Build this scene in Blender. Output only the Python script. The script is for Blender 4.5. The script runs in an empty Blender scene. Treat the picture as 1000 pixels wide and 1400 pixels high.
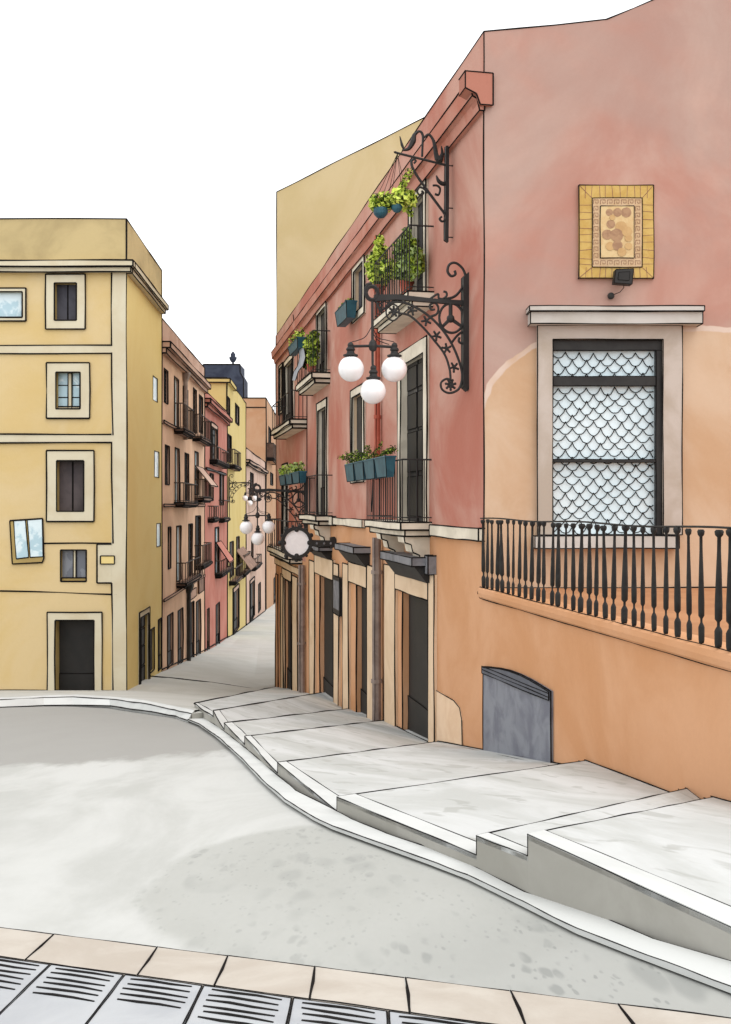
import bpy, math, random
from mathutils import Vector, Matrix
random.seed(7)
C = bpy.context.scene
COL = C.collection
F_, CX, HY = 1400.0, 500.0, 690.0      # focal length and principal point in photo pixels; the eye is the world origin

# ------------------------------------------------------------------ materials
def lin(c):
    def f(v):
        v /= 255.0
        return v/12.92 if v <= .04045 else ((v+.055)/1.055)**2.4
    return (f(c[0]), f(c[1]), f(c[2]), 1)
MATS = {}
def nodes_of(name):
    m = bpy.data.materials.new(name); m.use_nodes = True
    nt = m.node_tree
    return m, nt, nt.nodes['Principled BSDF']
def N(nt, typ, **kw):
    n = nt.nodes.new(typ)
    for k, v in kw.items(): setattr(n, k, v)
    return n
def mixc(nt, fac, a, b, blend='MIX'):
    m = N(nt, 'ShaderNodeMix', data_type='RGBA', blend_type=blend)
    for sock, v in ((m.inputs[0], fac), (m.inputs[6], a), (m.inputs[7], b)):
        if hasattr(v, 'links') or hasattr(v, 'is_linked'): nt.links.new(v, sock)
        else: sock.default_value = v
    return m.outputs[2]
def mth(nt, op, a, b=0.0, c=None):
    m = N(nt, 'ShaderNodeMath', operation=op)
    for i, v in enumerate((a, b) if c is None else (a, b, c)):
        if hasattr(v, 'is_linked'): nt.links.new(v, m.inputs[i])
        else: m.inputs[i].default_value = v
    return m.outputs[0]
def noise(nt, vec, scale, detail=4, rough=.55, dist=0.0):
    n = N(nt, 'ShaderNodeTexNoise'); n.inputs['Scale'].default_value = scale
    n.inputs['Detail'].default_value = detail; n.inputs['Roughness'].default_value = rough
    n.inputs['Distortion'].default_value = dist
    nt.links.new(vec, n.inputs['Vector']); return n.outputs['Fac']
def ramp(nt, fac, lo, hi):
    m = N(nt, 'ShaderNodeMapRange', interpolation_type='SMOOTHSTEP'); nt.links.new(fac, m.inputs[0])
    m.inputs[1].default_value = lo; m.inputs[2].default_value = hi
    return m.outputs[0]
def wash(name, c1, c2, scale=.5, rough=.9, grain=.05, lo=.38, hi=.64, spec=.15, metal=0, bump=.0, c3=None):
    """plaster-like wash: two tints blended by cloudy noise, with a fine grain"""
    m, nt, b = nodes_of(name)
    vec = N(nt, 'ShaderNodeNewGeometry').outputs['Position']
    f = ramp(nt, noise(nt, vec, scale, 5, .6, .6), lo, hi)
    col = mixc(nt, f, lin(c1), lin(c2))
    if c3:
        f3 = ramp(nt, noise(nt, vec, scale*2.7, 3, .5, 1.2), .58, .66)
        col = mixc(nt, mth(nt, 'MULTIPLY', f3, .55), col, lin(c3))
    g = noise(nt, vec, scale*38, 3, .7)
    gg = mth(nt, 'MULTIPLY_ADD', g, grain*2, 1-grain)
    cc = N(nt, 'ShaderNodeCombineColor')
    for i in range(3): nt.links.new(gg, cc.inputs[i])
    col = mixc(nt, 1.0, col, cc.outputs[0], 'MULTIPLY')
    nt.links.new(col, b.inputs['Base Color'])
    b.inputs['Roughness'].default_value = rough; b.inputs['Metallic'].default_value = metal
    b.inputs['Specular IOR Level'].default_value = spec
    if bump:
        bp = N(nt, 'ShaderNodeBump'); bp.inputs['Strength'].default_value = bump; bp.inputs['Distance'].default_value = .02
        nt.links.new(noise(nt, vec, scale*20, 4, .6), bp.inputs['Height']); nt.links.new(bp.outputs[0], b.inputs['Normal'])
    MATS[name] = m
    return m
wash('ink', (26,24,24), (34,32,31), 3, .85, spec=.05)
wash('yellow', (209,187,143), (205,179,124), .22, grain=.03, bump=.3)
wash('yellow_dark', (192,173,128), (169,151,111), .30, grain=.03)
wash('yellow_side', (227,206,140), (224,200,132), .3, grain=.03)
wash('trim', (209,201,177), (202,191,164), .6, grain=.03)
wash('pink', (197,156,141), (178,113,97), .33, grain=.04, lo=.32, hi=.66, bump=.2)
wash('cornice_pink', (194,141,125), (182,117,99), .6, grain=.04)
wash('terrace_floor', (178,130,94), (166,118,84), 1.2, grain=.05)
wash('gutter_block', (172,116,100), (158,98,82), .9, grain=.04)
wash('orange', (210,161,124), (200,147,106), .45, grain=.04, bump=.15)
wash('stone', (226,200,170), (214,186,154), 1.0, grain=.03)
wash('slab', (228,218,200), (206,196,178), 1.4, grain=.03)
wash('iron', (47,46,45), (38,36,36), 2.5, .6, spec=.3)
wash('baluster_iron', (36,35,33), (24,22,21), 6, .6, spec=.3)
wash('door_dark', (57,55,55), (43,41,41), 1.5, .6, spec=.3, c3=(92,91,92))
wash('door_black', (41,39,38), (35,34,33), 1.5, .6, spec=.3)
wash('shutter_grey', (80,80,88), (66,66,74), 1.2, .7)
wash('shutter_brown', (88,80,81), (72,66,68), 1.2, .7)
wash('slat_dark', (39,36,37), (28,26,27), 3, .7)
wash('glass_blue', (172,200,212), (212,228,234), 1.1, .25, spec=.5, lo=.46, hi=.54)
wash('glass_pale', (226,241,247), (214,233,241), .8, .3, spec=.5)
wash('glass_grey', (104,108,118), (126,130,138), 2.0, .3, spec=.5, lo=.47, hi=.53)
wash('reveal', (176,154,98), (164,142,92), 1.0)
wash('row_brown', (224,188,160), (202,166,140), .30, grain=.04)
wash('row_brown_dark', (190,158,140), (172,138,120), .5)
wash('row_pink', (178,120,106), (167,103,89), .35, grain=.04)
wash('row_yellow', (196,176,118), (190,168,106), .35, grain=.03)
wash('row_taupe', (196,168,152), (182,152,136), .35, grain=.03)
wash('row_orange', (179,143,114), (173,132,101), .3, grain=.03)
wash('tan', (207,189,149), (199,180,136), .2, grain=.02)
wash('slate', (62,68,82), (46,50,64), .5, .8)
wash('rail_brown', (72,59,52), (51,43,39), 2, .7)
wash('solid_balcony', (140,112,96), (118,92,80), 1.5, .8)
wash('pot_blue', (44,92,106), (32,74,90), 4, .5, spec=.4)
wash('cloth', (176,180,188), (150,154,162), 3, .9)
wash('pipe_grey', (150,136,128), (128,114,108), 2, .6)
wash('pipe_red', (188,104,84), (172,88,70), 2, .7)
wash('leaf_light', (224,236,124), (198,216,84), 9, .6)
wash('leaf_mid', (160,180,66), (124,150,46), 9, .6)
wash('leaf_dark', (62,82,34), (46,64,26), 9, .6)
wash('leaf_sage', (176,192,130), (140,162,84), 9, .6)
wash('leaf_pale', (206,200,140), (170,176,110), 9, .6)
wash('globe', (246,244,245), (240,237,239), 4, .25, spec=.5, grain=.01)
wash('hatch', (133,136,144), (109,111,122), 2.2, .6, spec=.3, metal=.0)
wash('hatch_dark', (98,101,110), (86,89,98), 2.2, .6, spec=.3)
wash('window_stone', (189,178,169), (173,160,147), .9, grain=.03)
wash('lintel_stone', (196,192,187), (181,175,167), .8, grain=.03)
wash('hood_top', (132,132,136), (108,108,112), 2, .6)
wash('tile_gold', (196,164,90), (184,148,72), 5, .5, spec=.4)
wash('tile_band', (200,170,134), (188,156,116), 6, .5, spec=.4)
wash('tile_picture', (208,182,134), (200,168,118), 6, .5, spec=.4)
wash('blotch_a', (168,134,104), (152,118,92), 10, .5)
wash('blotch_b', (194,160,112), (184,148,102), 10, .5)
wash('key_line', (150,112,92), (136,98,80), 10, .6)
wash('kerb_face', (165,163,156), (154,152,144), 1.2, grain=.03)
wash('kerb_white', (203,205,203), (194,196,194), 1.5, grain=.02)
wash('street', (186,186,181), (178,178,172), .5, grain=.04)
wash('step_top', (197,199,198), (180,182,179), .8, grain=.04, lo=.36, hi=.62, c3=(158,159,154), bump=.15)
wash('beige_stone', (187,180,170), (175,166,155), 2.2, grain=.04)
wash('grate', (176,179,182), (166,169,173), 3, .6, spec=.3, grain=.03)
wash('slot', (34,32,31), (24,23,22), 5, .8)
wash('plaster_patch', (232,204,174), (222,190,158), 1.4)

def end_wall_material():
    """pink upper plaster; orange field below with a rounded upper left corner and a pale unpainted rim"""
    m, nt, b = nodes_of('end_wall_paint')
    vec = N(nt, 'ShaderNodeNewGeometry').outputs['Position']
    sx = N(nt, 'ShaderNodeSeparateXYZ'); nt.links.new(vec, sx.inputs[0])
    d = 16/1400
    xc, zc, a, bb = (818-500)*d, (690-590)*d, 166*d, 142*d
    nz = mth(nt, 'MULTIPLY_ADD', noise(nt, vec, .9, 4), .16, -.08)
    ex = mth(nt, 'DIVIDE', mth(nt, 'MAXIMUM', mth(nt, 'SUBTRACT', xc, sx.outputs[0]), 0), a)
    ez = mth(nt, 'DIVIDE', mth(nt, 'MAXIMUM', mth(nt, 'SUBTRACT', sx.outputs[2], zc), 0), bb)
    q = mth(nt, 'ADD', mth(nt, 'SQRT', mth(nt, 'ADD', mth(nt, 'MULTIPLY', ex, ex), mth(nt, 'MULTIPLY', ez, ez))), nz)
    n1 = ramp(nt, noise(nt, vec, .42, 5, .6, .6), .3, .68)
    pk = mixc(nt, n1, lin((191,159,146)), lin((176,128,114)))
    n2 = ramp(nt, noise(nt, vec, .3, 4, .6, .5), .40, .62)
    pk = mixc(nt, mth(nt, 'MULTIPLY', n2, .5), pk, lin((163,144,136)))
    og = mixc(nt, ramp(nt, noise(nt, vec, .5, 5, .6, .5), .35, .65), lin((203,177,152)), lin((191,156,124)))
    rim = mth(nt, 'MULTIPLY', ramp(nt, q, .95, .965), mth(nt, 'SUBTRACT', 1, ramp(nt, q, 1.0, 1.012)))
    rim = mth(nt, 'MULTIPLY', rim, ramp(nt, noise(nt, vec, .8, 2), .42, .6))
    col = mixc(nt, ramp(nt, q, 1.0, 1.012), og, pk)
    col = mixc(nt, mth(nt, 'MULTIPLY', rim, .75), col, lin((212,194,184)))
    g = noise(nt, vec, 18, 3, .7)
    cc = N(nt, 'ShaderNodeCombineColor'); gg = mth(nt, 'MULTIPLY_ADD', g, .08, .96)
    for i in range(3): nt.links.new(gg, cc.inputs[i])
    col = mixc(nt, 1.0, col, cc.outputs[0], 'MULTIPLY')
    nt.links.new(col, b.inputs['Base Color']); b.inputs['Roughness'].default_value = .9; b.inputs['Specular IOR Level'].default_value = .15
    MATS['end_wall_paint'] = m
end_wall_material()

def road_material():
    """pale worn concrete with damp stains that have a shape of their own"""
    m, nt, b = nodes_of('road_concrete')
    vec = N(nt, 'ShaderNodeNewGeometry').outputs['Position']
    sx = N(nt, 'ShaderNodeSeparateXYZ'); nt.links.new(vec, sx.inputs[0])
    mp = N(nt, 'ShaderNodeMapping'); mp.inputs['Scale'].default_value = (1, .34, .34); nt.links.new(vec, mp.inputs['Vector']); vec = mp.outputs[0]
    col = mixc(nt, ramp(nt, noise(nt, vec, 1.0, 6, .62, .5), .36, .64), lin((190,191,188)), lin((175,176,172)))
    def stain(col, cx, cy, ax, ay, c, amt, edge=.07, nsc=.9, namp=.3):
        dx = mth(nt, 'DIVIDE', mth(nt, 'SUBTRACT', sx.outputs[0], cx), ax)
        dy = mth(nt, 'DIVIDE', mth(nt, 'SUBTRACT', sx.outputs[1], cy), ay)
        q = mth(nt, 'SQRT', mth(nt, 'ADD', mth(nt, 'MULTIPLY', dx, dx), mth(nt, 'MULTIPLY', dy, dy)))
        q = mth(nt, 'ADD', q, mth(nt, 'MULTIPLY_ADD', noise(nt, vec, nsc*1.6, 6, .65), namp, -namp/2))
        f = mth(nt, 'SUBTRACT', 1, ramp(nt, q, 1-edge, 1+edge))
        return mixc(nt, mth(nt, 'MULTIPLY', f, amt), col, lin(c)), f
    col, _ = stain(col, -5.6, 19.5, 5.6, 9.2, (151,150,146), .9, .05, .5, .6)
    col, f2 = stain(col, .05, 5.3, 1.15, 1.75, (164,165,160), .7, .05, 1.2, .22)
    col, f3 = stain(col, 1.0, 3.62, .95, .85, (160,161,157), .85, .5, 1.5, .7)
    msk = mth(nt, 'MAXIMUM', mth(nt, 'MULTIPLY', f2, .45), f3)
    for sc_, lo_, hi_, am in ((6,.22,.46,.7), (13,.2,.40,.85), (30,.16,.34,.8)):
        vo = N(nt, 'ShaderNodeTexVoronoi'); vo.inputs['Scale'].default_value = sc_
        wv = N(nt, 'ShaderNodeVectorMath', operation='ADD'); nt.links.new(vec, wv.inputs[0])
        nn_ = N(nt, 'ShaderNodeTexNoise'); nn_.inputs['Scale'].default_value = sc_*.8; nt.links.new(vec, nn_.inputs['Vector'])
        sc3 = N(nt, 'ShaderNodeVectorMath', operation='SCALE'); sc3.inputs['Scale'].default_value = .9/sc_; nt.links.new(nn_.outputs['Color'], sc3.inputs[0])
        nt.links.new(sc3.outputs[0], wv.inputs[1]); nt.links.new(wv.outputs[0], vo.inputs['Vector'])
        sp = mth(nt, 'SUBTRACT', 1, ramp(nt, vo.outputs['Distance'], lo_, hi_))
        sp = mth(nt, 'MULTIPLY', sp, ramp(nt, noise(nt, vec, sc_*.33, 3), .45, .6))
        col = mixc(nt, mth(nt, 'MULTIPLY', mth(nt, 'MULTIPLY', sp, msk), am), col, lin((140,142,139)))
    fine = mth(nt, 'MULTIPLY_ADD', noise(nt, vec, 30, 4, .7), .07, .965)
    cc = N(nt, 'ShaderNodeCombineColor')
    for i in range(3): nt.links.new(fine, cc.inputs[i])
    col = mixc(nt, 1.0, col, cc.outputs[0], 'MULTIPLY')
    nt.links.new(col, b.inputs['Base Color']); b.inputs['Roughness'].default_value = .9; b.inputs['Specular IOR Level'].default_value = .1
    MATS['road_concrete'] = m
road_material()

# ------------------------------------------------------------------ geometry helpers
class Fr:
    """a vertical wall plane: origin, direction along the wall, outward normal"""
    def __init__(s, ox, oy, tx, ty, nx, ny):
        l = math.hypot(tx, ty); k = math.hypot(nx, ny)
        s.O = (ox, oy); s.t = (tx/l, ty/l); s.n = (nx/k, ny/k)
    def pt(s, u, v, h=0.0):
        return Vector((s.O[0]+s.t[0]*u+s.n[0]*h, s.O[1]+s.t[1]*u+s.n[1]*h, v))
    def hit(s, px, py, h=0.0):
        rx = (px-CX)/F_
        Y = (s.O[0]*s.n[0]+s.O[1]*s.n[1]+h)/(rx*s.n[0]+s.n[1])
        X = rx*Y
        return ((X-s.O[0])*s.t[0]+(Y-s.O[1])*s.t[1], (HY-py)/F_*Y)
    def u(s, px, h=0.0): return s.hit(px, 0, h)[0]
    def Y(s, u): return s.O[1]+s.t[1]*u
    def lw(s, u): return 1.05*abs(s.Y(u))/F_
    def rect(s, x0, y0, x1, y1, ref=None):
        """u0,u1,v0,v1 of a pixel rectangle; heights read at pixel column ref"""
        r = x0 if ref is None else ref
        ua, ub = s.u(x0), s.u(x1)
        return min(ua, ub), max(ua, ub), s.hit(r, y1)[1], s.hit(r, y0)[1]

BASE = {}
class MB:
    def __init__(s): s.v = []; s.f = []; s.m = []; s.slots = []
    def slot(s, m):
        if m not in s.slots: s.slots.append(m)
        return s.slots.index(m)
    def add(s, vs, fs, m):
        o = len(s.v); k = s.slot(m)
        s.v += [Vector(p) for p in vs]
        for f in fs: s.f.append([o+i for i in f]); s.m.append(k)
    def quad(s, a, b, c, d, m): s.add([a, b, c, d], [[0, 1, 2, 3]], m)
    def boxp(s, p, m):
        s.add(p, [[0,1,2,3],[7,6,5,4],[0,4,5,1],[1,5,6,2],[2,6,7,3],[3,7,4,0]], m)
    def box(s, fr, u0, u1, v0, v1, h0, h1, m, ink=None, edges=False):
        P = fr.pt
        p = [P(u0,v0,h1),P(u1,v0,h1),P(u1,v1,h1),P(u0,v1,h1),P(u0,v0,h0),P(u1,v0,h0),P(u1,v1,h0),P(u0,v1,h0)]
        s.boxp(p, m)
        if ink:
            s.loop(p[:4], ink)
            if edges:
                for i in range(4): s.line(p[i], p[i+4], ink)
    def prism(s, pts, off, m, ink=None, ext=None):
        """polygon pts (3-D) extruded by vector off"""
        n = len(pts); a = [Vector(p) for p in pts]; b = [p+off for p in a]
        s.add(a+b, [list(range(n)), list(range(2*n-1, n-1, -1))]+[[i, (i+1) % n, n+(i+1) % n, n+i][::-1] for i in range(n)], m)
        if ink: s.loop(a, ink)
    def tube(s, pts, r, m, sides=5, closed=False, r2=None):
        pts = [Vector(p) for p in pts]; n = len(pts)
        if n < 2: return
        vs = []; prev = None
        for i, p in enumerate(pts):
            if closed: d = pts[(i+1) % n]-pts[i-1]
            else: d = pts[min(i+1, n-1)]-pts[max(i-1, 0)]
            if d.length < 1e-9: d = Vector((0, 0, 1))
            d.normalize()
            if prev is None:
                a = d.orthogonal().normalized()
            else:
                a = prev-d*prev.dot(d)
                a = a.normalized() if a.length > 1e-6 else d.orthogonal().normalized()
            prev = a; b = d.cross(a)
            rr = r if r2 is None else r+(r2-r)*i/(n-1)
            if isinstance(r, (list, tuple)): rr = r[i]
            for k in range(sides):
                an = 2*math.pi*(k+.5)/sides
                vs.append(p+a*math.cos(an)*rr+b*math.sin(an)*rr)
        fs = []
        for i in range(n if closed else n-1):
            j = (i+1) % n
            for k in range(sides):
                l = (k+1) % sides
                fs.append([i*sides+k, i*sides+l, j*sides+l, j*sides+k])
        if not closed: fs += [list(range(sides))[::-1], list(range((n-1)*sides, n*sides))]
        s.add(vs, fs, m)
    def line(s, p, q, r, m='ink'):
        p = Vector(p); q = Vector(q); L = (q-p).length
        if L < 1e-6: return
        n = max(1, min(26, int(L/(r*34))))
        ph = [random.uniform(0, 6.28) for _ in range(3)]; fq = random.uniform(.8, 1.6)
        pts = []; rs = []
        for i in range(n+1):
            t = i/n; w = math.sin(math.pi*t)**.5 if n > 1 else 0
            o = Vector([math.sin(ph[k]+fq*t*L/(r*60))*r*.62*w for k in range(3)])
            pts.append(p.lerp(q, t)+o); rs.append(r*(.88+.3*math.sin(ph[0]*3+t*9)**2))
        s.tube(pts, rs, m, 4)
    def loop(s, ps, r, m='ink'):
        for i in range(len(ps)): s.line(ps[i], ps[(i+1) % len(ps)], r, m)
    def path(s, ps, r, m='ink'):
        for i in range(len(ps)-1): s.line(ps[i], ps[i+1], r, m)
    def rectline(s, fr, u0, u1, v0, v1, h, r):
        P = fr.pt; s.loop([P(u0,v0,h), P(u1,v0,h), P(u1,v1,h), P(u0,v1,h)], r)
    def lathe(s, c, prof, m, sides=10):
        c = Vector(c); vs = []; fs = []
        for r, z in prof:
            for k in range(sides):
                a = 2*math.pi*k/sides; vs.append(c+Vector((math.cos(a)*r, math.sin(a)*r, z)))
        for i in range(len(prof)-1):
            for k in range(sides):
                l = (k+1) % sides
                fs.append([i*sides+k, i*sides+l, (i+1)*sides+l, (i+1)*sides+k])
        fs += [list(range(sides))[::-1], list(range((len(prof)-1)*sides, len(prof)*sides))]
        s.add(vs, fs, m)
    def sphere(s, c, r, m, a=20, b=12):
        prof = [(max(r*math.sin(math.pi*i/b), r*.004), -r*math.cos(math.pi*i/b)) for i in range(b+1)]
        s.lathe(c, prof, m, a)
    def leaves(s, c, rad, n, size, mats, ink=0.0):
        c = Vector(c)
        for i in range(n):
            while True:
                o = Vector((random.uniform(-1,1), random.uniform(-1,1), random.uniform(-1,1)))
                if .2 < o.length < 1: break
            p = c+Vector((o.x*rad[0], o.y*rad[1], o.z*rad[2]))
            d = Vector((random.uniform(-1,1), random.uniform(-1,1), random.uniform(-.8,1))).normalized()
            w = d.orthogonal().normalized()
            w = (Matrix.Rotation(random.uniform(0, 6.28), 3, d) @ w)
            sz = size*random.uniform(.6, 1.3); nn = d.cross(w)*sz*.15
            s.add([p-d*sz*.5, p+w*sz*.32+nn, p+d*sz*.5, p-w*sz*.32+nn], [[0,1,2,3]], random.choice(mats))
    def build(s, name, parent=None, loc=None, smooth=False):
        base = BASE[parent] if parent is not None else Vector(loc or (0,0,0))
        me = bpy.data.meshes.new(name)
        me.from_pydata([tuple(p-base) for p in s.v], [], s.f)
        for k in s.slots: me.materials.append(MATS[k])
        me.polygons.foreach_set('material_index', s.m)
        if smooth: me.polygons.foreach_set('use_smooth', [True]*len(me.polygons))
        me.update()
        o = bpy.data.objects.new(name, me); COL.objects.link(o)
        if parent is not None: o.parent = parent
        else: o.location = base
        BASE[o] = base
        return o
def thing(name, label, cat, loc=(0,0,0), group=None):
    o = bpy.data.objects.new(name, None); COL.objects.link(o); o.location = loc
    o.empty_display_size = .2
    o['label'] = label; o['category'] = cat
    if group: o['group'] = group
    BASE[o] = Vector(loc); return o
def tag(o, label, cat, group=None):
    o['label'] = label; o['category'] = cat
    if group: o['group'] = group
    return o
def struct(o): o['kind'] = 'structure'; return o

def wallface(mb, fr, u0, u1, v0, v1, ops, m, h=0.0):
    us = sorted({u0, u1, *[x for o in ops for x in o[:2] if u0 < x < u1]})
    vs = sorted({v0, v1, *[x for o in ops for x in o[2:4] if v0 < x < v1]})
    P = fr.pt
    for i in range(len(us)-1):
        for j in range(len(vs)-1):
            cu, cv = (us[i]+us[i+1])/2, (vs[j]+vs[j+1])/2
            if any(o[0] < cu < o[1] and o[2] < cv < o[3] for o in ops): continue
            mb.quad(P(us[i],vs[j],h), P(us[i+1],vs[j],h), P(us[i+1],vs[j+1],h), P(us[i],vs[j+1],h), m)
    for a, b, c, d, rec, rm in ops:
        if not (u0-.01 <= a and b <= u1+.01 and v0-.01 <= c and d <= v1+.01): continue
        g = h-rec
        mb.quad(P(a,c,h), P(a,d,h), P(a,d,g), P(a,c,g), rm); mb.quad(P(b,d,h), P(b,c,h), P(b,c,g), P(b,d,g), rm)
        mb.quad(P(a,d,h), P(b,d,h), P(b,d,g), P(a,d,g), rm); mb.quad(P(b,c,h), P(a,c,h), P(a,c,g), P(b,c,g), rm)

def window(root, fr, ops, r, kind, rec=.2, sur=0.0, smat='trim', rmat='reveal', name='window', sill=0.0, hout=.05, pname=None, bottom=True, surl=None, surr=None):
    """opening in a wall: surround on the face, reveal, and a pane, shutter or door leaf set back"""
    u0, u1, v0, v1 = r
    ops.append((u0, u1, v0, v1, rec, rmat))
    lw = fr.lw((u0+u1)/2)*(.45 if rec < .03 else 1 if u1-u0 > .7 else .6)
    mb = MB()
    sl = sur if surl is None else surl; sr = sur if surr is None else surr
    if sur:
        vb = v0-(sur if bottom else 0)
        mb.box(fr, u0-sl, u0, vb, v1+sur, -.02, hout, smat); mb.box(fr, u1, u1+sr, vb, v1+sur, -.02, hout, smat)
        mb.box(fr, u0, u1, v1, v1+sur, -.02, hout, smat)
        if bottom: mb.box(fr, u0, u1, vb, v0, -.02, hout, smat)
        mb.rectline(fr, u0-sl, u1+sr, vb, v1+sur, hout, lw)
    mb.rectline(fr, u0, u1, v0, v1, hout if sur else .004, lw)
    if sill: mb.box(fr, u0-.06, u1+.06, v0-sill, v0, -.02, .12, smat, lw, True)
    g = -rec
    pn = {'glass':'pane','bigglass':'pane','greyglass':'pane','plainglass':'pane'}.get(kind, pname or 'shutter')
    pb = MB()
    W = u1-u0; H = v1-v0
    base_m = {'glass':'glass_blue','bigglass':'glass_blue','plainglass':'glass_blue','greyglass':'glass_grey','shutter':'shutter_grey','brown':'shutter_brown',
              'slat':'slat_dark','dark':'door_dark','black':'door_black','ajar':'glass_blue','panelled':'door_dark'}[kind]
    pb.box(fr, u0-.02, u1+.02, v0-.02, v1+.02, g-.06, g, base_m)
    um = (u0+u1)/2
    if kind in ('shutter', 'brown'):
        pb.line(fr.pt(um,v0,g), fr.pt(um,v1,g), lw)
    if kind == 'glass':
        mb.box(fr, um-.07, um+.07, v0, v1, g-.01, g+.05, smat, lw*.8)
        for k in (1, 2): pb.line(fr.pt(u0,v0+H*k/3,g), fr.pt(u1,v0+H*k/3,g), lw*.8)
        mb.box(fr, u0, u1, v0, v0+.1, g-.01, g+.06, smat, lw*.8)
    if kind in ('bigglass', 'greyglass') and W > .8 and rec > .03:
        mb.box(fr, um-.05, um+.05, v0, v1, g-.01, g+.05, smat, lw*.8)
        mb.box(fr, u0, u1, v0, v0+.12, g-.01, g+.08, rmat, lw*.8)
    if kind == 'slat':
        n = 9
        for k in range(1, n): pb.box(fr, u0, u1, v0+H*k/n-.03, v0+H*k/n+.01, g-.01, g+.03, 'slat_dark')
        pb.rectline(fr, u0, u1, v0, v1, g+.01, lw*.7)
    if kind == 'ajar':
        pb.box(fr, u0-.01, um, v0, v1, g-.03, g+.02, 'slat_dark', lw*.6)
    if kind == 'panelled':
        for k0, k1 in ((.03,.28),(.31,.56),(.58,.80),(.83,.97)):
            for a, b in ((u0+W*.06, um-W*.03), (um+W*.03, u1-W*.06)):
                pb.box(fr, a, b, v0+H*k0, v0+H*k1, g-.01, g+.025, 'door_black', lw*.5)
        pb.line(fr.pt(um,v0,g+.01), fr.pt(um,v1,g+.01), lw*.8)
    if kind in ('dark', 'black') and H > 1.8:
        pb.box(fr, u0, u1, v0, v0+H*.26, g-.01, g+.02, 'door_black', lw*.7)
        if kind == 'dark': pb.line(fr.pt(um,v0+H*.26,g), fr.pt(um,v1,g), lw*.6)
    w = mb.build(name, root)
    pb.build(pn if kind not in ('dark','black','panelled') else (pname or 'door_leaf'), w)
    return w

def balcony(root, fr, u0, u1, vs, p, th, hr, m='slab', rm='iron', bars=14, solid=None, brackets=False, rr=.011, v_up=None):
    lw = fr.lw((u0+u1)/2)
    mb = MB()
    mb.box(fr, u0, u1, vs-th*.55, vs, -.02, p, m, lw, True)
    mb.box(fr, u0+.08, u1-.08, vs-th, vs-th*.55, -.02, p-.1, m, lw, True)
    b = mb.build('balcony', root)
    rl = MB(); q = p-.04; a0, a1 = u0+.04, u1-.04; P = fr.pt; top = vs+hr
    R = max(rr, lw*.5)
    for z, k in ((top, 1.5), (vs+.09, 1.0)):
        rl.tube([P(a0,z,0), P(a0,z,q), P(a1,z,q), P(a1,z,0)], R*k, rm, 5)
    for i in range(bars+1):
        t = a0+(a1-a0)*i/bars
        rl.tube([P(t,vs,q), P(t,top,q)], R, rm, 4)
    ns = max(2, int(p/.13))
    for i in range(1, ns):
        for e in (a0, a1): rl.tube([P(e,vs,q*i/ns), P(e,top,q*i/ns)], R, rm, 4)
    if solid:
        rl.box(fr, a0+.02, a1-.02, vs, top-.05, q-.03, q-.012, solid)
        for e in (a0, a1): rl.box(fr, e-.008, e+.008, vs, top-.05, 0, q-.03, solid)
    rl.build('railing', b)
    return b

def ground_plane(px, py):
    """pixel to a point on the sloping road"""
    Y = 1547.0/(py-902.0); return Vector(((px-CX)/F_*Y, Y, -1.105-.1515*Y))

# ------------------------------------------------------------------ frames
YX = (173-500)/F_*36.6
FY = Fr(YX, 36.6, 1, 0, 0, -1)                 # front of the yellow house
FL = Fr(YX, 36.6, -60/1400, 1, 1, 60/1400)     # row on the left of the street
RX = 162/1400*16
FR = Fr(RX, 16, -.2, 1, -1, -.2)               # street front of the pink house and its podium
FE = Fr(RX, 16, 1, 0, 0, -1)                   # end wall of the pink house

# ------------------------------------------------------------------ ground
def interp(t, tab):
    if t <= tab[0][0]: return tab[0][1]
    for (a, x), (b, y) in zip(tab, tab[1:]):
        if t <= b: return x+(y-x)*(t-a)/(b-a)
    return tab[-1][1]
GL = [(2.6,-1.105-.1515*2.6),(36.6,-6.65),(44.5,-7.2),(60.6,-8.66),(88,-10.7),(121,-12.8),(156,-15),(400,-24),(900,-30)]
GRt = [(2.6,-1.105-.1515*2.6),(20,-4.2),(24,-4.95),(31.6,-6.2),(36.6,-7.0),(44,-8.15),(60.6,-9.1),(88,-10.8),(121,-12.8),(156,-15),(400,-24),(900,-30)]
def gz(x, y):
    xl = YX-60/1400*(y-36.6); xr = RX-.2*(y-16)
    t = 0.5 if xr <= xl else min(1, max(0, (x-xl)/(xr-xl)))
    return interp(y, GL)*(1-t)+interp(y, GRt)*t
def sheet(name, xs, ys, zf, m):
    mb = MB()
    vs = [Vector((x, y, zf(x, y))) for y in ys for x in xs]; n = len(xs)
    fs = [[j*n+i, j*n+i+1, (j+1)*n+i+1, (j+1)*n+i] for j in range(len(ys)-1) for i in range(n-1)]
    mb.add(vs, fs, m); return struct(mb.build(name))
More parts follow.
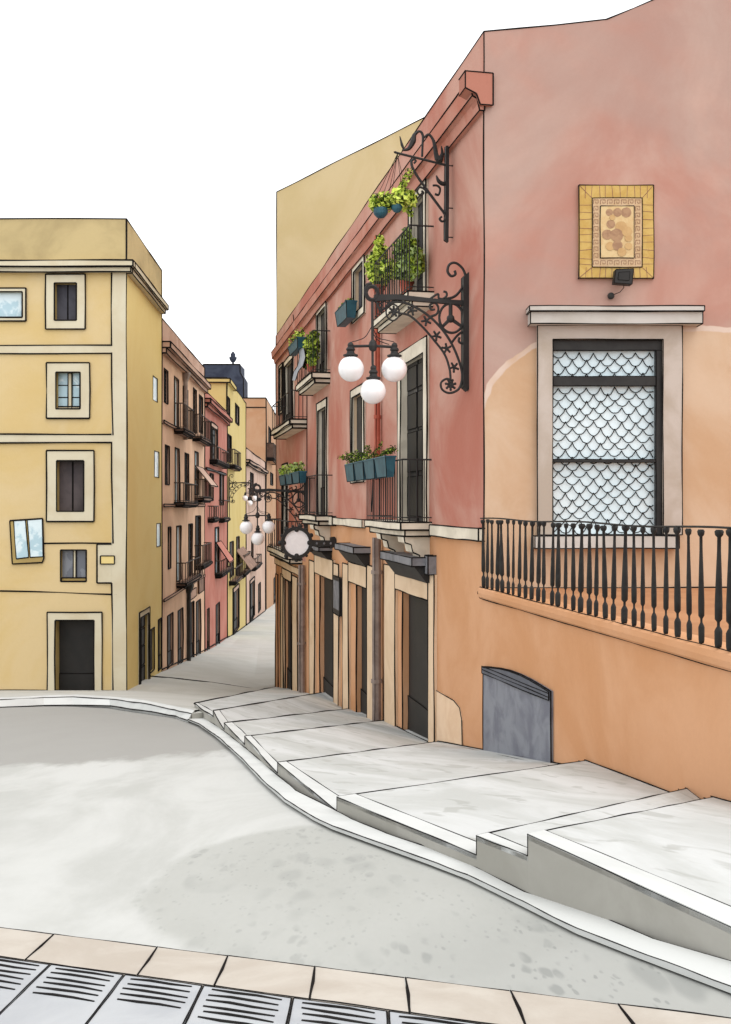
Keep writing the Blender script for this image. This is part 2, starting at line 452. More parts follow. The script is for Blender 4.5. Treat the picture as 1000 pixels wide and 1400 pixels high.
# strip of white stone along the raised walk, on the road
STRIP_TOP = [(262,975),(276,981),(300,996),(320,1012),(340,1028),(372,1056),(405,1084),(460,1112),(480,1123),(530,1144),(605,1170),(650,1190),(718,1225),(806,1252),(894,1290),(1000,1321),(1120,1362),(1400,1470)]
STRIP_BOT = [(257,985),(272,991),(294,1006),(315,1024),(334,1042),(358,1068),(390,1096),(430,1121),(455,1133),(510,1153),(585,1180),(640,1201),(703,1232),(789,1275),(868,1306),(1000,1356),(1110,1402),(1380,1520)]
def ypx(tab, x):
    return interp(x, tab)
mb = MB()
A = [ground_plane(*p)+Vector((0,0,.006)) for p in STRIP_TOP]; Bq = [ground_plane(*p)+Vector((0,0,.006)) for p in STRIP_BOT]
up = Vector((0,0,.012))
for i in range(len(A)-1):
    mb.boxp([Bq[i]+up, Bq[i+1]+up, A[i+1]+up, A[i]+up, Bq[i]-up, Bq[i+1]-up, A[i+1]-up, A[i]-up], 'kerb_white')
    for q in (A, Bq): mb.line(q[i]+up, q[i+1]+up, .75*q[i].y/F_)
struct(mb.build('gutter'))

STEPS = [((266,962),(378,939)), ((292,972),(440,947)), ((307,989),(477,969)), ((335,1007),(525,985)), ((380,1043),(600,1014)),
         ((461,1090),(802,1040)), ((652,1143),(940,1078)), ((722,1141),(975,1090))]
LP = []; RP = []
for (lx, ly), (rx, ry) in STEPS:
    Y = 1547.0/(ypx(STRIP_TOP, lx)-902); LP.append(Vector(((lx-CX)/F_*Y, Y, (HY-ly)/F_*Y)))
    u, v = FR.hit(rx, ry); RP.append(FR.pt(u, v, 0))
STEP0 = (LP[0].copy(), RP[0].copy())
Y = 1547.0/(1321-902)
LP.append(Vector(((1000-CX)/F_*Y, Y, (HY-1268)/F_*Y))); RP.append(Vector((RX+.2*(16-6), 6, -2.2)))
LP.append(Vector((3.4, -.5, -1.42))); RP.append(Vector((RX+.2*16.5, -.5, -1.42)))
LP.append(Vector((4.4, -3, -1.4))); RP.append(Vector((5.9, -3, -1.4)))
# road: reaches the kerb of the raised walk, drops away beneath it
def edge_x(y):
    tab = sorted([(p.y, p.x+.12) for p in LP]+[(RP[0].y, RP[0].x), (70, RX-.2*54-.0), (156, RX-.2*140), (900, -120)])
    return interp(y, tab)
ys = [-80,-40,-20,-10,-4,-3,-.5,1,2.6,3.2,3.69,4.2,4.77,5.35,6,7.37,8.5,9.67,11,12.7,14,15.6,17.4,19,20.6,22,24,26,28,31.6,36.6,37.5,40,44.5,52,60.6,75,88,105,121,156,220,400,900]
mb = MB(); grid = []
dl = [400,200,100,60,40,25,18,13,10,8,6.5,5,4,3,2,1.2,.6,0]
dr = [.03,2,8,30,400]
for y in ys:
    xe = edge_x(y); off = -.012 if y < 37 else -.5
    grid.append([Vector((xe-d, y, gz(xe-d, y)+off)) for d in dl]+[Vector((xe+d, y, gz(xe+d, y)-1.2)) for d in dr])
n = len(grid[0])
mb.add([p for r in grid for p in r], [[j*n+i, j*n+i+1, (j+1)*n+i+1, (j+1)*n+i] for j in range(len(grid)-1) for i in range(n-1)], 'road_concrete')
struct(mb.build('road'))
# raised pavement in front of the yellow house running on as the street
KB = [(-500,975),(-200,970),(0,967),(60,964.5),(100,964),(150,965),(192,971),(240,979),(257,985)]   # foot of the kerb
KT = [(-500,963),(-200,959),(0,957),(60,954),(100,953),(150,956),(192,961),(240,971),(262,976)]        # its upper edge
mb = MB(); kb = MB()
near = []
for (a, b), (c, d) in zip(KB, KT):
    g = ground_plane(a, b); x = (c-CX)/F_*(g.y+.25)
    near.append((g, Vector((x, g.y+.25, (HY-d)/F_*(g.y+.25)))))
for i in range(len(near)-1):
    (g0, t0), (g1, t1) = near[i], near[i+1]
    dn = Vector((0,0,-.3)); bk = Vector((0,.35,-.002))
    kb.boxp([g0, g1, t1, t0, g0+dn+bk, g1+dn+bk, t1+bk, t0+bk], 'kerb_white')
    kb.line(g0, g1, .8*g0.y/F_); kb.line(t0, t1, .8*g0.y/F_)
e_t = near[-1][1]; e_f = LP[0].lerp(LP[1], .5); dz_ = Vector((0,0,-.5))
e_f = Vector((e_f.x+.03, e_f.y, min(e_f.z-.02, e_t.z+.0)))
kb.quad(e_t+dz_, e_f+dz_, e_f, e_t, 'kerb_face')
kb.add([e_t, e_f, Vector((LP[0].x+.05, LP[0].y+.3, LP[0].z-.15)), e_t+Vector((-.1,.6,-.09))], [[0,1,2,3]], 'street')
struct(kb.build('kerb'))
rows = []
def street_row(f):
    out = []
    for g, t in near:
        e = t+Vector((0,.33,.0))
        y = e.y+(36.6-e.y)*f; xx = e.x
        tgt = gz(xx, 36.6)+.01
        out.append(Vector((xx, y, e.z+(tgt-e.z)*f)))
    return out
R0 = [street_row(f) for f in (0, .33, .66, 1)]
n = len(near)
# the walk side: right column follows the first step edge
for j in range(3):
    for i in range(n-1):
        mb.quad(R0[j][i], R0[j][i+1], R0[j+1][i+1], R0[j+1][i], 'street')
L0R = FR.pt(FR.u(378), 0)
l0l = near[-1][1]+Vector((0,.33,0)); l0r = Vector((L0R.x+.4, 44.2, -7.93))
# wedge between the kerb end, the first step and the row of houses
cols = 6
prev = None
yy = [36.6,40,44.5,50,56,62,70,80,92,106,121,140,165,220]
def srow(y):
    xl = YX-60/1400*(y-36.6)-1.0; xr = RX-.2*(y-16)+(1.0 if y < 44.6 else 9.0)
    if xr < xl+10: xr = xl+10
    return [Vector((xl+(xr-xl)*k/cols, y, gz(xl+(xr-xl)*k/cols, y)+.012)) for k in range(cols+1)]
rr_ = [srow(y) for y in yy]
for a, b in zip(rr_, rr_[1:]):
    for k in range(cols): mb.quad(a[k], a[k+1], b[k+1], b[k], 'street')
# between the kerb end and the first step edge
ke = [r[-1] for r in R0]
l0 = STEP0[0]; r0 = STEP0[1]
for j in range(3):
    a, b = ke[j], ke[j+1]
    fa, fb = [max(0.0, (q.y-l0.y)/(r0.y-l0.y)) for q in (a, b)]
    ra, rb = l0.lerp(r0, fa), l0.lerp(r0, fb)
    ra.z -= .13; rb.z = min(rb.z-.13, gz(rb.x, rb.y)+.014)
    mb.quad(a, ra, rb, b, 'street')
# seam line across the mouth of the street
pa = FL.pt(FL.u(206), 0); pb_ = FR.pt(FR.u(378), 0)
sp = []
for k in range(9):
    x = pa.x+(pb_.x-pa.x)*k/8; y = pa.y+(pb_.y-pa.y)*k/8
    sp.append(Vector((x, y, gz(x, y)+.016)))
mb.path(sp, .75*40/F_)
struct(mb.build('street'))

# stepped walk along the pink house: each landing drops a step on its far side
RISE = .1
mb = MB(); kf = MB(); kw = MB()
inward = Vector((.35, .06, 0))
def lwp(p): return .85*max(p.y, 3)/F_
for i in range(len(LP)-1):
    drop = RISE if i < 7 else 0
    FLp, FRp = LP[i], RP[i]
    NL = LP[i+1]-Vector((0,0,drop)); NR = RP[i+1]-Vector((0,0,drop))
    ext = Vector((.5, .1, 0))
    K = 6
    top = []; 
    for k in range(K+1):
        f = k/K; l = FLp.lerp(NL, f); r = FRp.lerp(NR, f)
        top.append((l, r))
    for k in range(K):
        (l0, r0), (l1, r1) = top[k], top[k+1]
        m0 = l0.lerp(r0, .5); m1 = l1.lerp(r1, .5)
        mb.quad(l0, l1, m1, m0, 'step_top'); mb.quad(m0, m1, r1, r0, 'step_top'); mb.quad(r0, r1, r1+ext, r0+ext, 'step_top')
        # kerb side face
        for (p, q) in ((l0, l1),):
            gp = Vector((p.x, p.y, gz(p.x, p.y)-.05)); gq = Vector((q.x, q.y, gz(q.x, q.y)-.05))
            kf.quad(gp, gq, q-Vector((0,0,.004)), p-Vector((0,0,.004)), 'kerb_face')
    # riser on the far side
    lo = Vector((0,0,-(RISE+.25)))
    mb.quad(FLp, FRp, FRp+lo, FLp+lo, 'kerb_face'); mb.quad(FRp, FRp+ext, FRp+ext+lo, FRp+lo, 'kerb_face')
    mb.line(FLp, FRp, lwp((FLp+FRp)/2)*1.0)
    mb.line(FLp, NL, lwp(FLp)*.9)
    if drop: mb.line(NL, NL+Vector((0,0,drop)), lwp(NL)*.9)
    # white border stone
    w0 = min(.42, .13+.016*FLp.y); dirr = (FRp-FLp).normalized(); din = (NR-NL).normalized()
    w1 = .26
    if i >= 3:
        a, b2 = FLp, NL; wA = w1 if i != 6 else .16
        c = NL+din*wA; d = FLp+dirr*wA
        z = Vector((0,0,.005))
        kw.prism([a+z, b2+z, c+z, d+z], Vector((0,0,-.03)), 'kerb_white')
        kw.line(d+z, c+z, lwp(FLp)*.8)
    elif i in (0, 1, 2):
        c = NL+din*.45; d = FLp+dirr*.45; z = Vector((0,0,.005))
        kw.prism([FLp+z, NL+z, c+z, d+z], Vector((0,0,-.03)), 'kerb_white'); kw.line(d+z, c+z, lwp(FLp)*.7)
    # narrow upstand where the walk meets the wall
    if i >= 3:
        a = FRp+Vector((-.3,-.05,.008)); b2 = NR+Vector((-.3,-.05,.008))
        mb.line(FRp+Vector((-.02,0,.01)), NR+Vector((-.02,0,.01)), lwp(FRp)*.9)
        mb.line(FRp+Vector((-.10,-.05,.01)), NR+Vector((-.26,-.05,.01)), lwp(FRp)*.8)
struct(mb.build('stepped_pavement')); struct(kf.build('pavement_edge')); struct(kw.build('pavement_border'))

# near kerb of beige stones and the drain covers in front of it
def yk(x): return 3.565-.405*x
def P3(x, y, z=0.0): return Vector((x, y, -1.105-.1515*max(y, 2.6)+z))
mb = MB()
JX = [-2.6,-2.2,-1.86,-1.55,-1.238,-.79,-.507,-.18,.137,.478,.80,1.12,1.45,1.8]
for a, b in zip(JX, JX[1:]):
    D = .345
    p = [P3(a+.004,yk(a)-D,.014), P3(b-.004,yk(b)-D,.014), P3(b-.004,yk(b),.014), P3(a+.004,yk(a),.014)]
    mb.boxp([v for v in p]+[v+Vector((0,0,-.06)) for v in p], 'beige_stone')
    mb.line(p[3], p[2], .0026); mb.line(p[0], p[1], .002)
    j = P3(b,yk(b)-D,.015); k = P3(b,yk(b),.015)
    mb.tube([j, j.lerp(k,.5)+Vector((.003,0,0)), k], [.002,.0055,.003], 'ink', 5)
struct(mb.build('near_kerb'))
GX = [-2.05,-1.74,-1.435,-1.132,-.839,-.546,-.236,.07,.37,.67]
ordn = ['','drain cover cut by the left picture edge, leftmost of the row','second drain cover from the left in the row along the near kerb','third drain cover from the left in the row along the near kerb',
        'fourth drain cover from the left in the row along the near kerb','fifth drain cover from the left, second from the right end','rightmost drain cover of the row, only its top corner in view']
gi = 0
for a, b in zip(GX, GX[1:]):
    mid = (a+b)/2
    yt = lambda x: yk(x)-.350
    vis = -1.4 < mid < .3
    if not vis: continue
    g = MB()
    L = .62
    p = [P3(a+.004,yt(a)-L,.010), P3(b-.004,yt(b)-L,.010), P3(b-.004,yt(b),.010), P3(a+.004,yt(a),.010)]
    g.boxp(p+[v+Vector((0,0,-.04)) for v in p], 'grate')
    g.loop(p, .0022)
    loc = P3(mid, yt(mid)-L/2, 0)
    o = g.build('drain_cover', None, loc)
    tag(o, ordn[min(gi+1, 6)], 'drain cover', 'drain covers along the near kerb'); gi += 1
    sl = MB()
    w = b-a
    for k in range(6 if gi % 3 else 5):
        t = .03+k*.052
        x0 = a+w*(.12+random.uniform(-.02,.02)); x1 = b-w*(.12+random.uniform(-.02,.02))
        pts = [P3(x0+(x1-x0)*q, yt(x0+(x1-x0)*q)-t+random.uniform(-.005,.005), .0105) for q in (0,.33,.66,1)]
        sl.tube(pts, [.0035,.0062,.0055,.0032], 'slot', 6)
    sl.build('slot', o)

# ------------------------------------------------------------------ yellow corner house
Z0 = -7.6
ye = thing('yellow_house', 'yellow corner house with cream window surrounds and flat parapet on the left', 'house', FY.pt(-5, -6.6))
ops = []; side_ops = []
lw = FY.lw(0)
def ry(x0, y0, x1, y1): return FY.rect(x0, y0, x1, y1)
s = 36.6/F_
window(ye, FY, ops, ry(75,387,105,438), 'shutter', .25, 12*s)
window(ye, FY, ops, ry(77,509,110,559), 'glass', .25, 13*s)
window(ye, FY, ops, ry(78,630,115,699), 'brown', .28, 14*s)
window(ye, FY, ops, ry(-22,399,31,434), 'plainglass', .1, 5*s)
mb = MB()
def skew(px, off, d, m, ink=None): mb.prism([FY.pt(*FY.hit(x, y), off) for x, y in px], Vector((0,d,0)), m, ink)
skew(((14,712),(59,709),(60.5,763),(58.5,769),(17.5,771)), .05, .10, 'reveal', lw)
mb.build('window', ye); wq = ye.children[-1]
mb = MB(); skew(((19.5,712),(35.5,711),(40,762),(23,764)), .058, .03, 'glass_blue', lw*.7); skew(((38,711),(58.5,709.5),(59.5,761),(42,762)), .058, .03, 'glass_blue', lw*.7); mb.build('pane', wq)
window(ye, FY, ops, ry(83,752,118,795), 'greyglass', .2, 0)
window(ye, FY, ops, ry(76,848,129,950), 'black', .45, 11*s, name='door', pname='door_leaf', bottom=False)
uL, uR = FY.u(-260), 0.0
zt = FY.hit(0,299)[1]; zc1 = FY.hit(0,358)[1]; zc0 = FY.hit(0,373)[1]
U2 = FL.u(221)
def rl(x0, y0, x1, y1): return FL.rect(x0, y0, x1, y1)
for q in ((209,513,215.5,546),(211,616,217.5,652),(214,716,219.5,748)):
    window(ye, FL, side_ops, rl(*q), 'bigglass', .02, 0)
window(ye, FL, side_ops, rl(190.5,845,202,948), 'panelled', .12, .22, smat='trim', name='door', bottom=False)
window(ye, FL, side_ops, rl(204,863,211,922), 'dark', .08, 0, name='door')
window(ye, FL, side_ops, rl(216,848,222-.8,918), 'dark', .08, 0, name='door')
mb = MB()
wallface(mb, FY, uL, uR, Z0, zc0, ops, 'yellow'); wallface(mb, FY, uL, uR, zc0, zt, [], 'yellow_dark')
wallface(mb, FL, 0, U2, Z0-2, zc0, side_ops, 'yellow_side'); wallface(mb, FL, 0, U2, zc0, zt, [], 'yellow_dark')
a, b, c, d = FY.pt(uL,0), FY.pt(0,0), FL.pt(U2,0), FL.pt(U2,0,-10)
e = Vector((a.x, d.y, 0))
def at(p, z): return Vector((p.x, p.y, z))
for p, q in ((c,d),(d,e),(e,a)): mb.quad(at(p,Z0-2), at(q,Z0-2), at(q,zt), at(p,zt), 'yellow_dark')
mb.add([at(p, zt-.02) for p in (a,b,c,d,e)], [[0,1,2,3,4]], 'yellow_dark')
mb.line(at(a,zt), at(b,zt), lw); mb.line(at(b,zt), at(c,zt), lw); mb.line(at(b,Z0), at(b,zt), lw*1.1); mb.line(at(c,Z0), at(c,zt), lw)
# panel seam above the door
for x0, y0, x1, y1 in ((0,808,160,813),(60,743,160,743)):
    u, v = FY.hit(x0, y0); u2, v2 = FY.hit(x1, y1); mb.line(FY.pt(u,v,.005), FY.pt(u2,v2,.005), lw)
mb.line(FY.pt(uL,-6.62,.01), FY.pt(0,-6.66,.01), lw)
mb.build('wall', ye)
mb = MB()
zm = FY.hit(0,366)[1]
mb.box(FY, uL, .30, zm, zc1, -.02, .30, 'trim', lw, True); mb.box(FY, uL, .2, zc0, zm-.003, -.02, .20, 'trim', lw, True)
mb.box(FL, .003, U2-.1, zm, zc1, -.02, .30, 'trim', lw, True); mb.box(FL, .003, U2-.25, zc0, zm-.003, -.02, .20, 'trim', lw, True)
mb.build('cornice', ye)
mb = MB()
up0, up1 = FY.u(153), 0
mb.box(FY, up0, up1-.003, Z0, zc0, -.02, .035, 'trim')
for z_a, z_b in ((483,472),(605,594)):
    mb.box(FY, uL, up0, FY.hit(0,z_a)[1], FY.hit(0,z_b)[1], -.02, .035, 'trim')
    for zz in (z_a, z_b): mb.line(FY.pt(uL,FY.hit(0,zz)[1],.035), FY.pt(up0,FY.hit(0,zz)[1],.035), lw)
q = ry(133,744,154,797); mb.box(FY, q[0], up0-.003, q[2], q[3], -.02, .033, 'trim')
mb.path([FY.pt(up0,q[3],.035), FY.pt(q[0],q[3],.035), FY.pt(q[0],q[2],.035), FY.pt(up0,q[2],.035)], lw)
for z_a, z_b in ((373,473),(482,595),(604,743),(797,950)):
    mb.line(FY.pt(up0,FY.hit(0,z_a)[1],.035), FY.pt(up0+(.05 if z_a>400 else 0),FY.hit(0,z_b)[1],.035), lw)
q = ry(138,760,157,771); mb.box(FY, *q, .03, .06, 'yellow_side', lw*.8)
mb.build('corner_band', ye)

# ------------------------------------------------------------------ row on the left of the street
def row_house(name, label, px0, px1, ztop, mat, roofmat, fill, cat='house', back=9.0, cz=None, depth_low=-18, cornice_m=None, near_from=None):
    u0 = FL.u(px0)+.006; u1 = FL.u(px1)-.006
    root = thing(name, label, cat, FL.pt((u0+u1)/2, gz(FL.pt((u0+u1)/2,0).x, FL.Y((u0+u1)/2)), -.2))
    ops = []; fill(root, ops)
    mb = MB()
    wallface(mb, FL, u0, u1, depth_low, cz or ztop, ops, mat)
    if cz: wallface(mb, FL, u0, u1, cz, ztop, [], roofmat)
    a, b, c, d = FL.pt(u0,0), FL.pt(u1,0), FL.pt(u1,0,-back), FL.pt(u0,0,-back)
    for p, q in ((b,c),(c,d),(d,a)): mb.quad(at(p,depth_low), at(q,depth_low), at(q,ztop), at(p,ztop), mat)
    mb.add([at(p, ztop-.01) for p in (a,b,c,d)], [[0,1,2,3]], roofmat)
    l0, l1 = FL.lw(u0), FL.lw(u1)
    mb.line(at(a,ztop), at(b,ztop), l0); mb.line(at(a,depth_low), at(a,ztop), l0*.9); mb.line(at(b,depth_low), at(b,ztop), l1)
    mb.line(at(d,ztop), at(a,ztop), l0)
    bl = []
    for k in range(9):
        u = u0+(u1-u0)*k/8; p = FL.pt(u,0,.02); bl.append(at(p, gz(p.x,p.y)+.03))
    mb.path(bl, l0)
    mb.build('wall', root)
    if cz:
        cb = MB(); cm = cornice_m or mat
        cb.box(FL, u0, u1-.02, cz+.12, cz+.38, -.02, .38, cm, l0, True); cb.box(FL, u0, u1-.02, cz-.12, cz+.117, -.02, .2, cm, l0, True)
        cb.build('cornice', root)
    return root
def course(root, pts, m, px0, px1, name='string_course'):
    mb = MB()
    for px, py in pts:
        v = FL.hit(px, py)[1]; u0, u1 = FL.u(px0)+.02, FL.u(px1)-.02
        mb.box(FL, u0, u1, v-.09, v+.03, -.02, .07, m, FL.lw(u0)*.8)
    mb.build(name, root)
def rpipe(root, x0, x1, y0, y1, m='pipe_grey'):
    mb = MB(); u0, u1 = FL.u(x0), FL.u(x1); v1, v0 = FL.hit(x0, y0)[1], FL.hit(x0, y1)[1]
    um = (u0+u1)/2; r = .11
    mb.tube([FL.pt(um,v0,r+.02), FL.pt(um,v1-.7,r+.02), FL.pt(um,v1,r+.02)], r, m, 8)
    mb.lathe(FL.pt(um,v1-.45,r+.02), [(r*1.1,0),(r*2.4,.35),(r*2.4,.45)], m, 8)
    mb.build('drainpipe', root)
def rbal(root, x0, x1, ytop, ybot, ref, bars=9, solid='solid_balcony', p=.48):
    u0, u1 = FL.u(x0), FL.u(x1); vt, vb = FL.hit(ref, ytop)[1], FL.hit(ref, ybot)[1]
    balcony(root, FL, u0, u1, vb+.2, p, .2, max(.5, vt-vb-.2), 'solid_balcony', 'rail_brown', bars, None, rr=.02)
def rwin(root, ops, x0, y0, x1, y1, kind='slat', sur=0, name='window', rec=.1, **kw):
    window(root, FL, ops, rl(x0, y0, x1, y1), kind, rec, sur, smat='row_taupe', rmat='row_brown_dark', name=name, **kw)
def brown(root, ops):
    rwin(root, ops, 224,503,229.5,549); rwin(root, ops, 225.5,608,231.5,662); rwin(root, ops, 229.5,721,233.5,778)
    rwin(root, ops, 238,514,244,588,'ajar'); rwin(root, ops, 250,528,256.5,580); rwin(root, ops, 264,530,268.5,590); rwin(root, ops, 272,539,277,590)
    rwin(root, ops, 239,612,245,688,'ajar'); rwin(root, ops, 252.5,619,258,684); rwin(root, ops, 266,617,271,676,'ajar')
    rwin(root, ops, 241,720,247.5,796,'ajar'); rwin(root, ops, 257.5,717,263,792); rwin(root, ops, 267,706,274,772)
    rbal(root, 238,253,551,592,238); rbal(root, 263,278,566,602,263)
    rbal(root, 238,258.5,660,693,238); rbal(root, 266,279,655,686,266)
    rbal(root, 241,263,770,804,241); rbal(root, 266,279,746,779,266)
    rwin(root, ops, 228.5,843,236.5,915,'dark',name='door'); rwin(root, ops, 243,836,250,912,'dark',name='door')
    rwin(root, ops, 258,827,265,907,'dark',name='door'); rwin(root, ops, 268,824,274,902,'dark',name='door')
    rpipe(root, 248,252.6,507,600); rpipe(root, 253,256.8,800,915, 'iron')
    course(root, ((222,575),(224,690),(226,818)), 'row_brown_dark', 222, 279)
    mb = MB(); q = rl(258,809,267,821); mb.box(FL, *q, -.02, .06, 'row_brown_dark', FL.lw(q[0])*.7); mb.build('sign_board', root)
    mb = MB(); u0, u1 = FL.u(270), FL.u(276.5); v0, v1 = FL.hit(270,812)[1], FL.hit(270,794)[1]; um=(u0+u1)/2
    mb.prism([FL.pt(u0,v0,.09), FL.pt(u1,v0,.09), FL.pt(u1,v1,.09), FL.pt(um+.15,v1+.7,.09), FL.pt(um-.15,v1+.7,.09), FL.pt(u0,v1,.09)], Vector((-.12,0,0)), 'solid_balcony', FL.lw(u0)*.7)
    mb.build('wall_lantern', root)
    # small awning over the middle balcony door
    mb = MB(); u0, u1 = FL.u(266.5), FL.u(277); v = FL.hit(268,637)[1]
    mb.boxp([FL.pt(u0,v-1.1,.9),FL.pt(u1,v-1.1,.9),FL.pt(u1,v,.02),FL.pt(u0,v,.02),FL.pt(u0,v-1.15,.9),FL.pt(u1,v-1.15,.9),FL.pt(u1,v-.05,.02),FL.pt(u0,v-.05,.02)], 'row_taupe')
    mb.loop([FL.pt(u0,v-1.1,.9),FL.pt(u1,v-1.1,.9),FL.pt(u1,v,.02),FL.pt(u0,v,.02)], FL.lw(u0)*.7); mb.build('awning', root)
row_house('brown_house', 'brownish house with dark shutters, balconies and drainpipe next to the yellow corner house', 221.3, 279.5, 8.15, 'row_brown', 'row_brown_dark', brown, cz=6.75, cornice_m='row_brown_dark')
def pinkrow(root, ops):
    rwin(root, ops, 288,582,296,634,'panelled',.25,name='door',bottom=False); rbal(root, 286.5,304,610,634,287,7)
    rwin(root, ops, 286.5,647,291.5,684,'greyglass'); rwin(root, ops, 300,645,305.5,690,'greyglass'); rbal(root, 284,291,692,714,284,3,p=.4); rbal(root, 299,307,684,714,299,3,p=.4)
    rwin(root, ops, 293.5,722,299,786,'ajar'); rbal(root, 294,309.5,767,790,294,7)
    rwin(root, ops, 295,828,300,888,'dark',name='door'); rwin(root, ops, 283,834,286,896,'dark',name='door')
    course(root, ((282,640),), 'iron', 281, 308)
    mb = MB(); u0, u1 = FL.u(295), FL.u(302); v = FL.hit(295,742)[1]
    mb.boxp([FL.pt(u0,v-1.3,.9),FL.pt(u1,v-1.3,.9),FL.pt(u1,v,.02),FL.pt(u0,v,.02),FL.pt(u0,v-1.36,.9),FL.pt(u1,v-1.36,.9),FL.pt(u1,v-.06,.02),FL.pt(u0,v-.06,.02)], 'row_pink')
    mb.loop([FL.pt(u0,v-1.3,.9),FL.pt(u1,v-1.3,.9),FL.pt(u1,v,.02),FL.pt(u0,v,.02)], FL.lw(u0)*.7); mb.build('awning', root)
row_house('rose_house', 'narrow rose pink house between the brown and yellow row houses', 279.5, 310.5, 6.85, 'row_pink', 'row_pink', pinkrow, cz=5.95)
def yellowrow(root, ops):
    rwin(root, ops, 311.3,542,314,566,'greyglass'); rwin(root, ops, 321.5,551,326.5,577,'greyglass'); rwin(root, ops, 311.2,593,316,630)
    rbal(root, 311,320.5,614,640,311,5,p=.55); rwin(root, ops, 314,742,319,790,'dark'); rwin(root, ops, 323,735,327,786,'dark')
    rbal(root, 313,323.5,777,800,313,5,p=.55); rbal(root, 325,335,760,790,325,5,p=.6); rwin(root, ops, 318.5,811,325.5,868,'dark',.35,name='door',bottom=False)
    mb = MB(); u0, u1 = FL.u(323), FL.u(333); v = FL.hit(323,752)[1]
    mb.boxp([FL.pt(u0,v-1.6,1.2),FL.pt(u1,v-1.6,1.2),FL.pt(u1,v,.02),FL.pt(u0,v,.02),FL.pt(u0,v-1.66,1.2),FL.pt(u1,v-1.66,1.2),FL.pt(u1,v-.06,.02),FL.pt(u0,v-.06,.02)], 'solid_balcony')
    mb.build('awning', root)
yh = row_house('bright_yellow_house', 'bright yellow narrow house farther down the street below the dark tower', 310.5, 336, 9.35, 'row_yellow', 'row_yellow', yellowrow)
mb = MB(); u0, u1 = FL.u(310.5)-.15, FL.u(319); mb.box(FL, u0, u1, 9.0, 9.3, -4, .25, 'row_yellow', FL.lw(u0)*.8, True); mb.build('roof_edge', yh)
def taupe(root, ops):
    rwin(root, ops, 342,646,346,676,'greyglass'); rbal(root, 339,349,668,684,339,4,p=.6); rwin(root, ops, 343.5,735,346,772,'dark'); rbal(root, 342,350.5,764,780,342,4,p=.6)
    rwin(root, ops, 341.5,800,347,850,'dark',.4,name='door',bottom=False); rwin(root, ops, 353,800,356,838,'dark',name='door')
row_house('taupe_house', 'pale taupe low house at the far end of the left row', 336, 362.5, 5.25, 'row_taupe', 'row_taupe', taupe, cz=3.75)

# far orange block closing the street
fb = thing('far_orange_block', 'plain orange block with flat roof closing the far end of the street', 'house', Vector(((350-500)/F_*130, 130, -13.4)))
D_ = 130.
def fp(px, d): return Vector(((px-CX)/F_*d, d, 0))
zt2 = (690-544)/F_*D_
q = [fp(322,D_), fp(364,D_), fp(390,190), fp(340,190)]
FF = Fr(q[1].x, q[1].y, q[2].x-q[1].x, q[2].y-q[1].y, (q[2].y-q[1].y), -(q[2].x-q[1].x))
mb = MB(); o1 = []
def fwin(x0,y0,x1,y1,kind='dark',nm='window'):
    window(fb, FF, o1, FF.rect(x0,y0,x1,y1), kind, .1, 0, rmat='row_orange', name=nm)
fwin(367,583,370,606,'slat'); fwin(369.5,646,373,662,'slat'); fwin(374.2,792,379.5,826,'dark','door')
Lf = (q[2]-q[1]).length
wallface(mb, FF, 0, Lf, -20, zt2, o1, 'row_orange')
for a, b in ((q[2],q[3]),(q[3],q[0]),(q[0],q[1])): mb.quad(at(a,-20), at(b,-20), at(b,zt2), at(a,zt2), 'row_orange')
mb.add([at(p,zt2-.01) for p in q], [[0,1,2,3]], 'row_orange')
l = .8*D_/F_
mb.line(at(q[0],zt2), at(q[1],zt2), l); mb.line(at(q[1],zt2), at(q[2],zt2), l); mb.line(at(q[1],-20), at(q[1],zt2), l)
mb.line(at(q[0],zt2-1.2)+Vector((0,-.03,0)), at(q[1],zt2-1.2)+Vector((0,-.03,0)), l)
mb.build('wall', fb)
u0 = FF.u(364.4); balcony(fb, FF, u0+.3, FF.u(372), FF.hit(364.4,626)[1], .9, .3, 1.9, 'row_orange', 'rail_brown', 8, 'solid_balcony', rr=.03)

# dark slate tower with its weathervane
tw = thing('slate_tower', 'dark slate church tower with an urn finial behind the row of houses', 'tower', fp(306,160)+Vector((0,0,-15)))
mb = MB(); d = 160.
def tz(y): return (690-y)/F_*d
prof = [(278,tz(498)),(328.5,tz(498)),(328.5,tz(509)),(333,tz(517)),(333,-15),(278,-15)]
mb.prism([Vector(((x-CX)/F_*d, d, z)) for x, z in prof], Vector((0,6,0)), 'slate', .8*d/F_)
mb.build('tower_body', tw)
mb = MB(); cx = (316.5-500)/F_*d
mb.lathe((cx, d+2, tz(499)), [(.16,0),(.16,.7),(.3,.75),(.55,1.15),(.62,1.5),(.38,1.55),(.38,2.1),(.2,2.15),(.15,2.4)], 'slate', 10)
mb.build('finial', tw)

# tan windowless house behind the pink one
tn = thing('tan_house', 'tall plain tan wall of the house rising behind the pink house', 'house', Vector((-1, 42, -7)))
a, b = fp(378.5,46.5), fp(585,38.6)
za, zb = (690-262)/F_*46.5, (690-158)/F_*38.6
mb = MB()
c, d = b+Vector((3,6,0)), a+Vector((4.5,7,0))
vs = [at(a,-9), at(b,-9), at(c,-9), at(d,-9), at(a,za), at(b,zb), at(c,zb), at(d,za)]
mb.add(vs, [[0,1,5,4],[1,2,6,5],[2,3,7,6],[3,0,4,7],[4,5,6,7]], 'tan')
l = .8*42/F_
mb.line(at(a,za), at(b,zb), l); mb.line(at(a,-9), at(a,za), l)
mb.build('wall', tn)

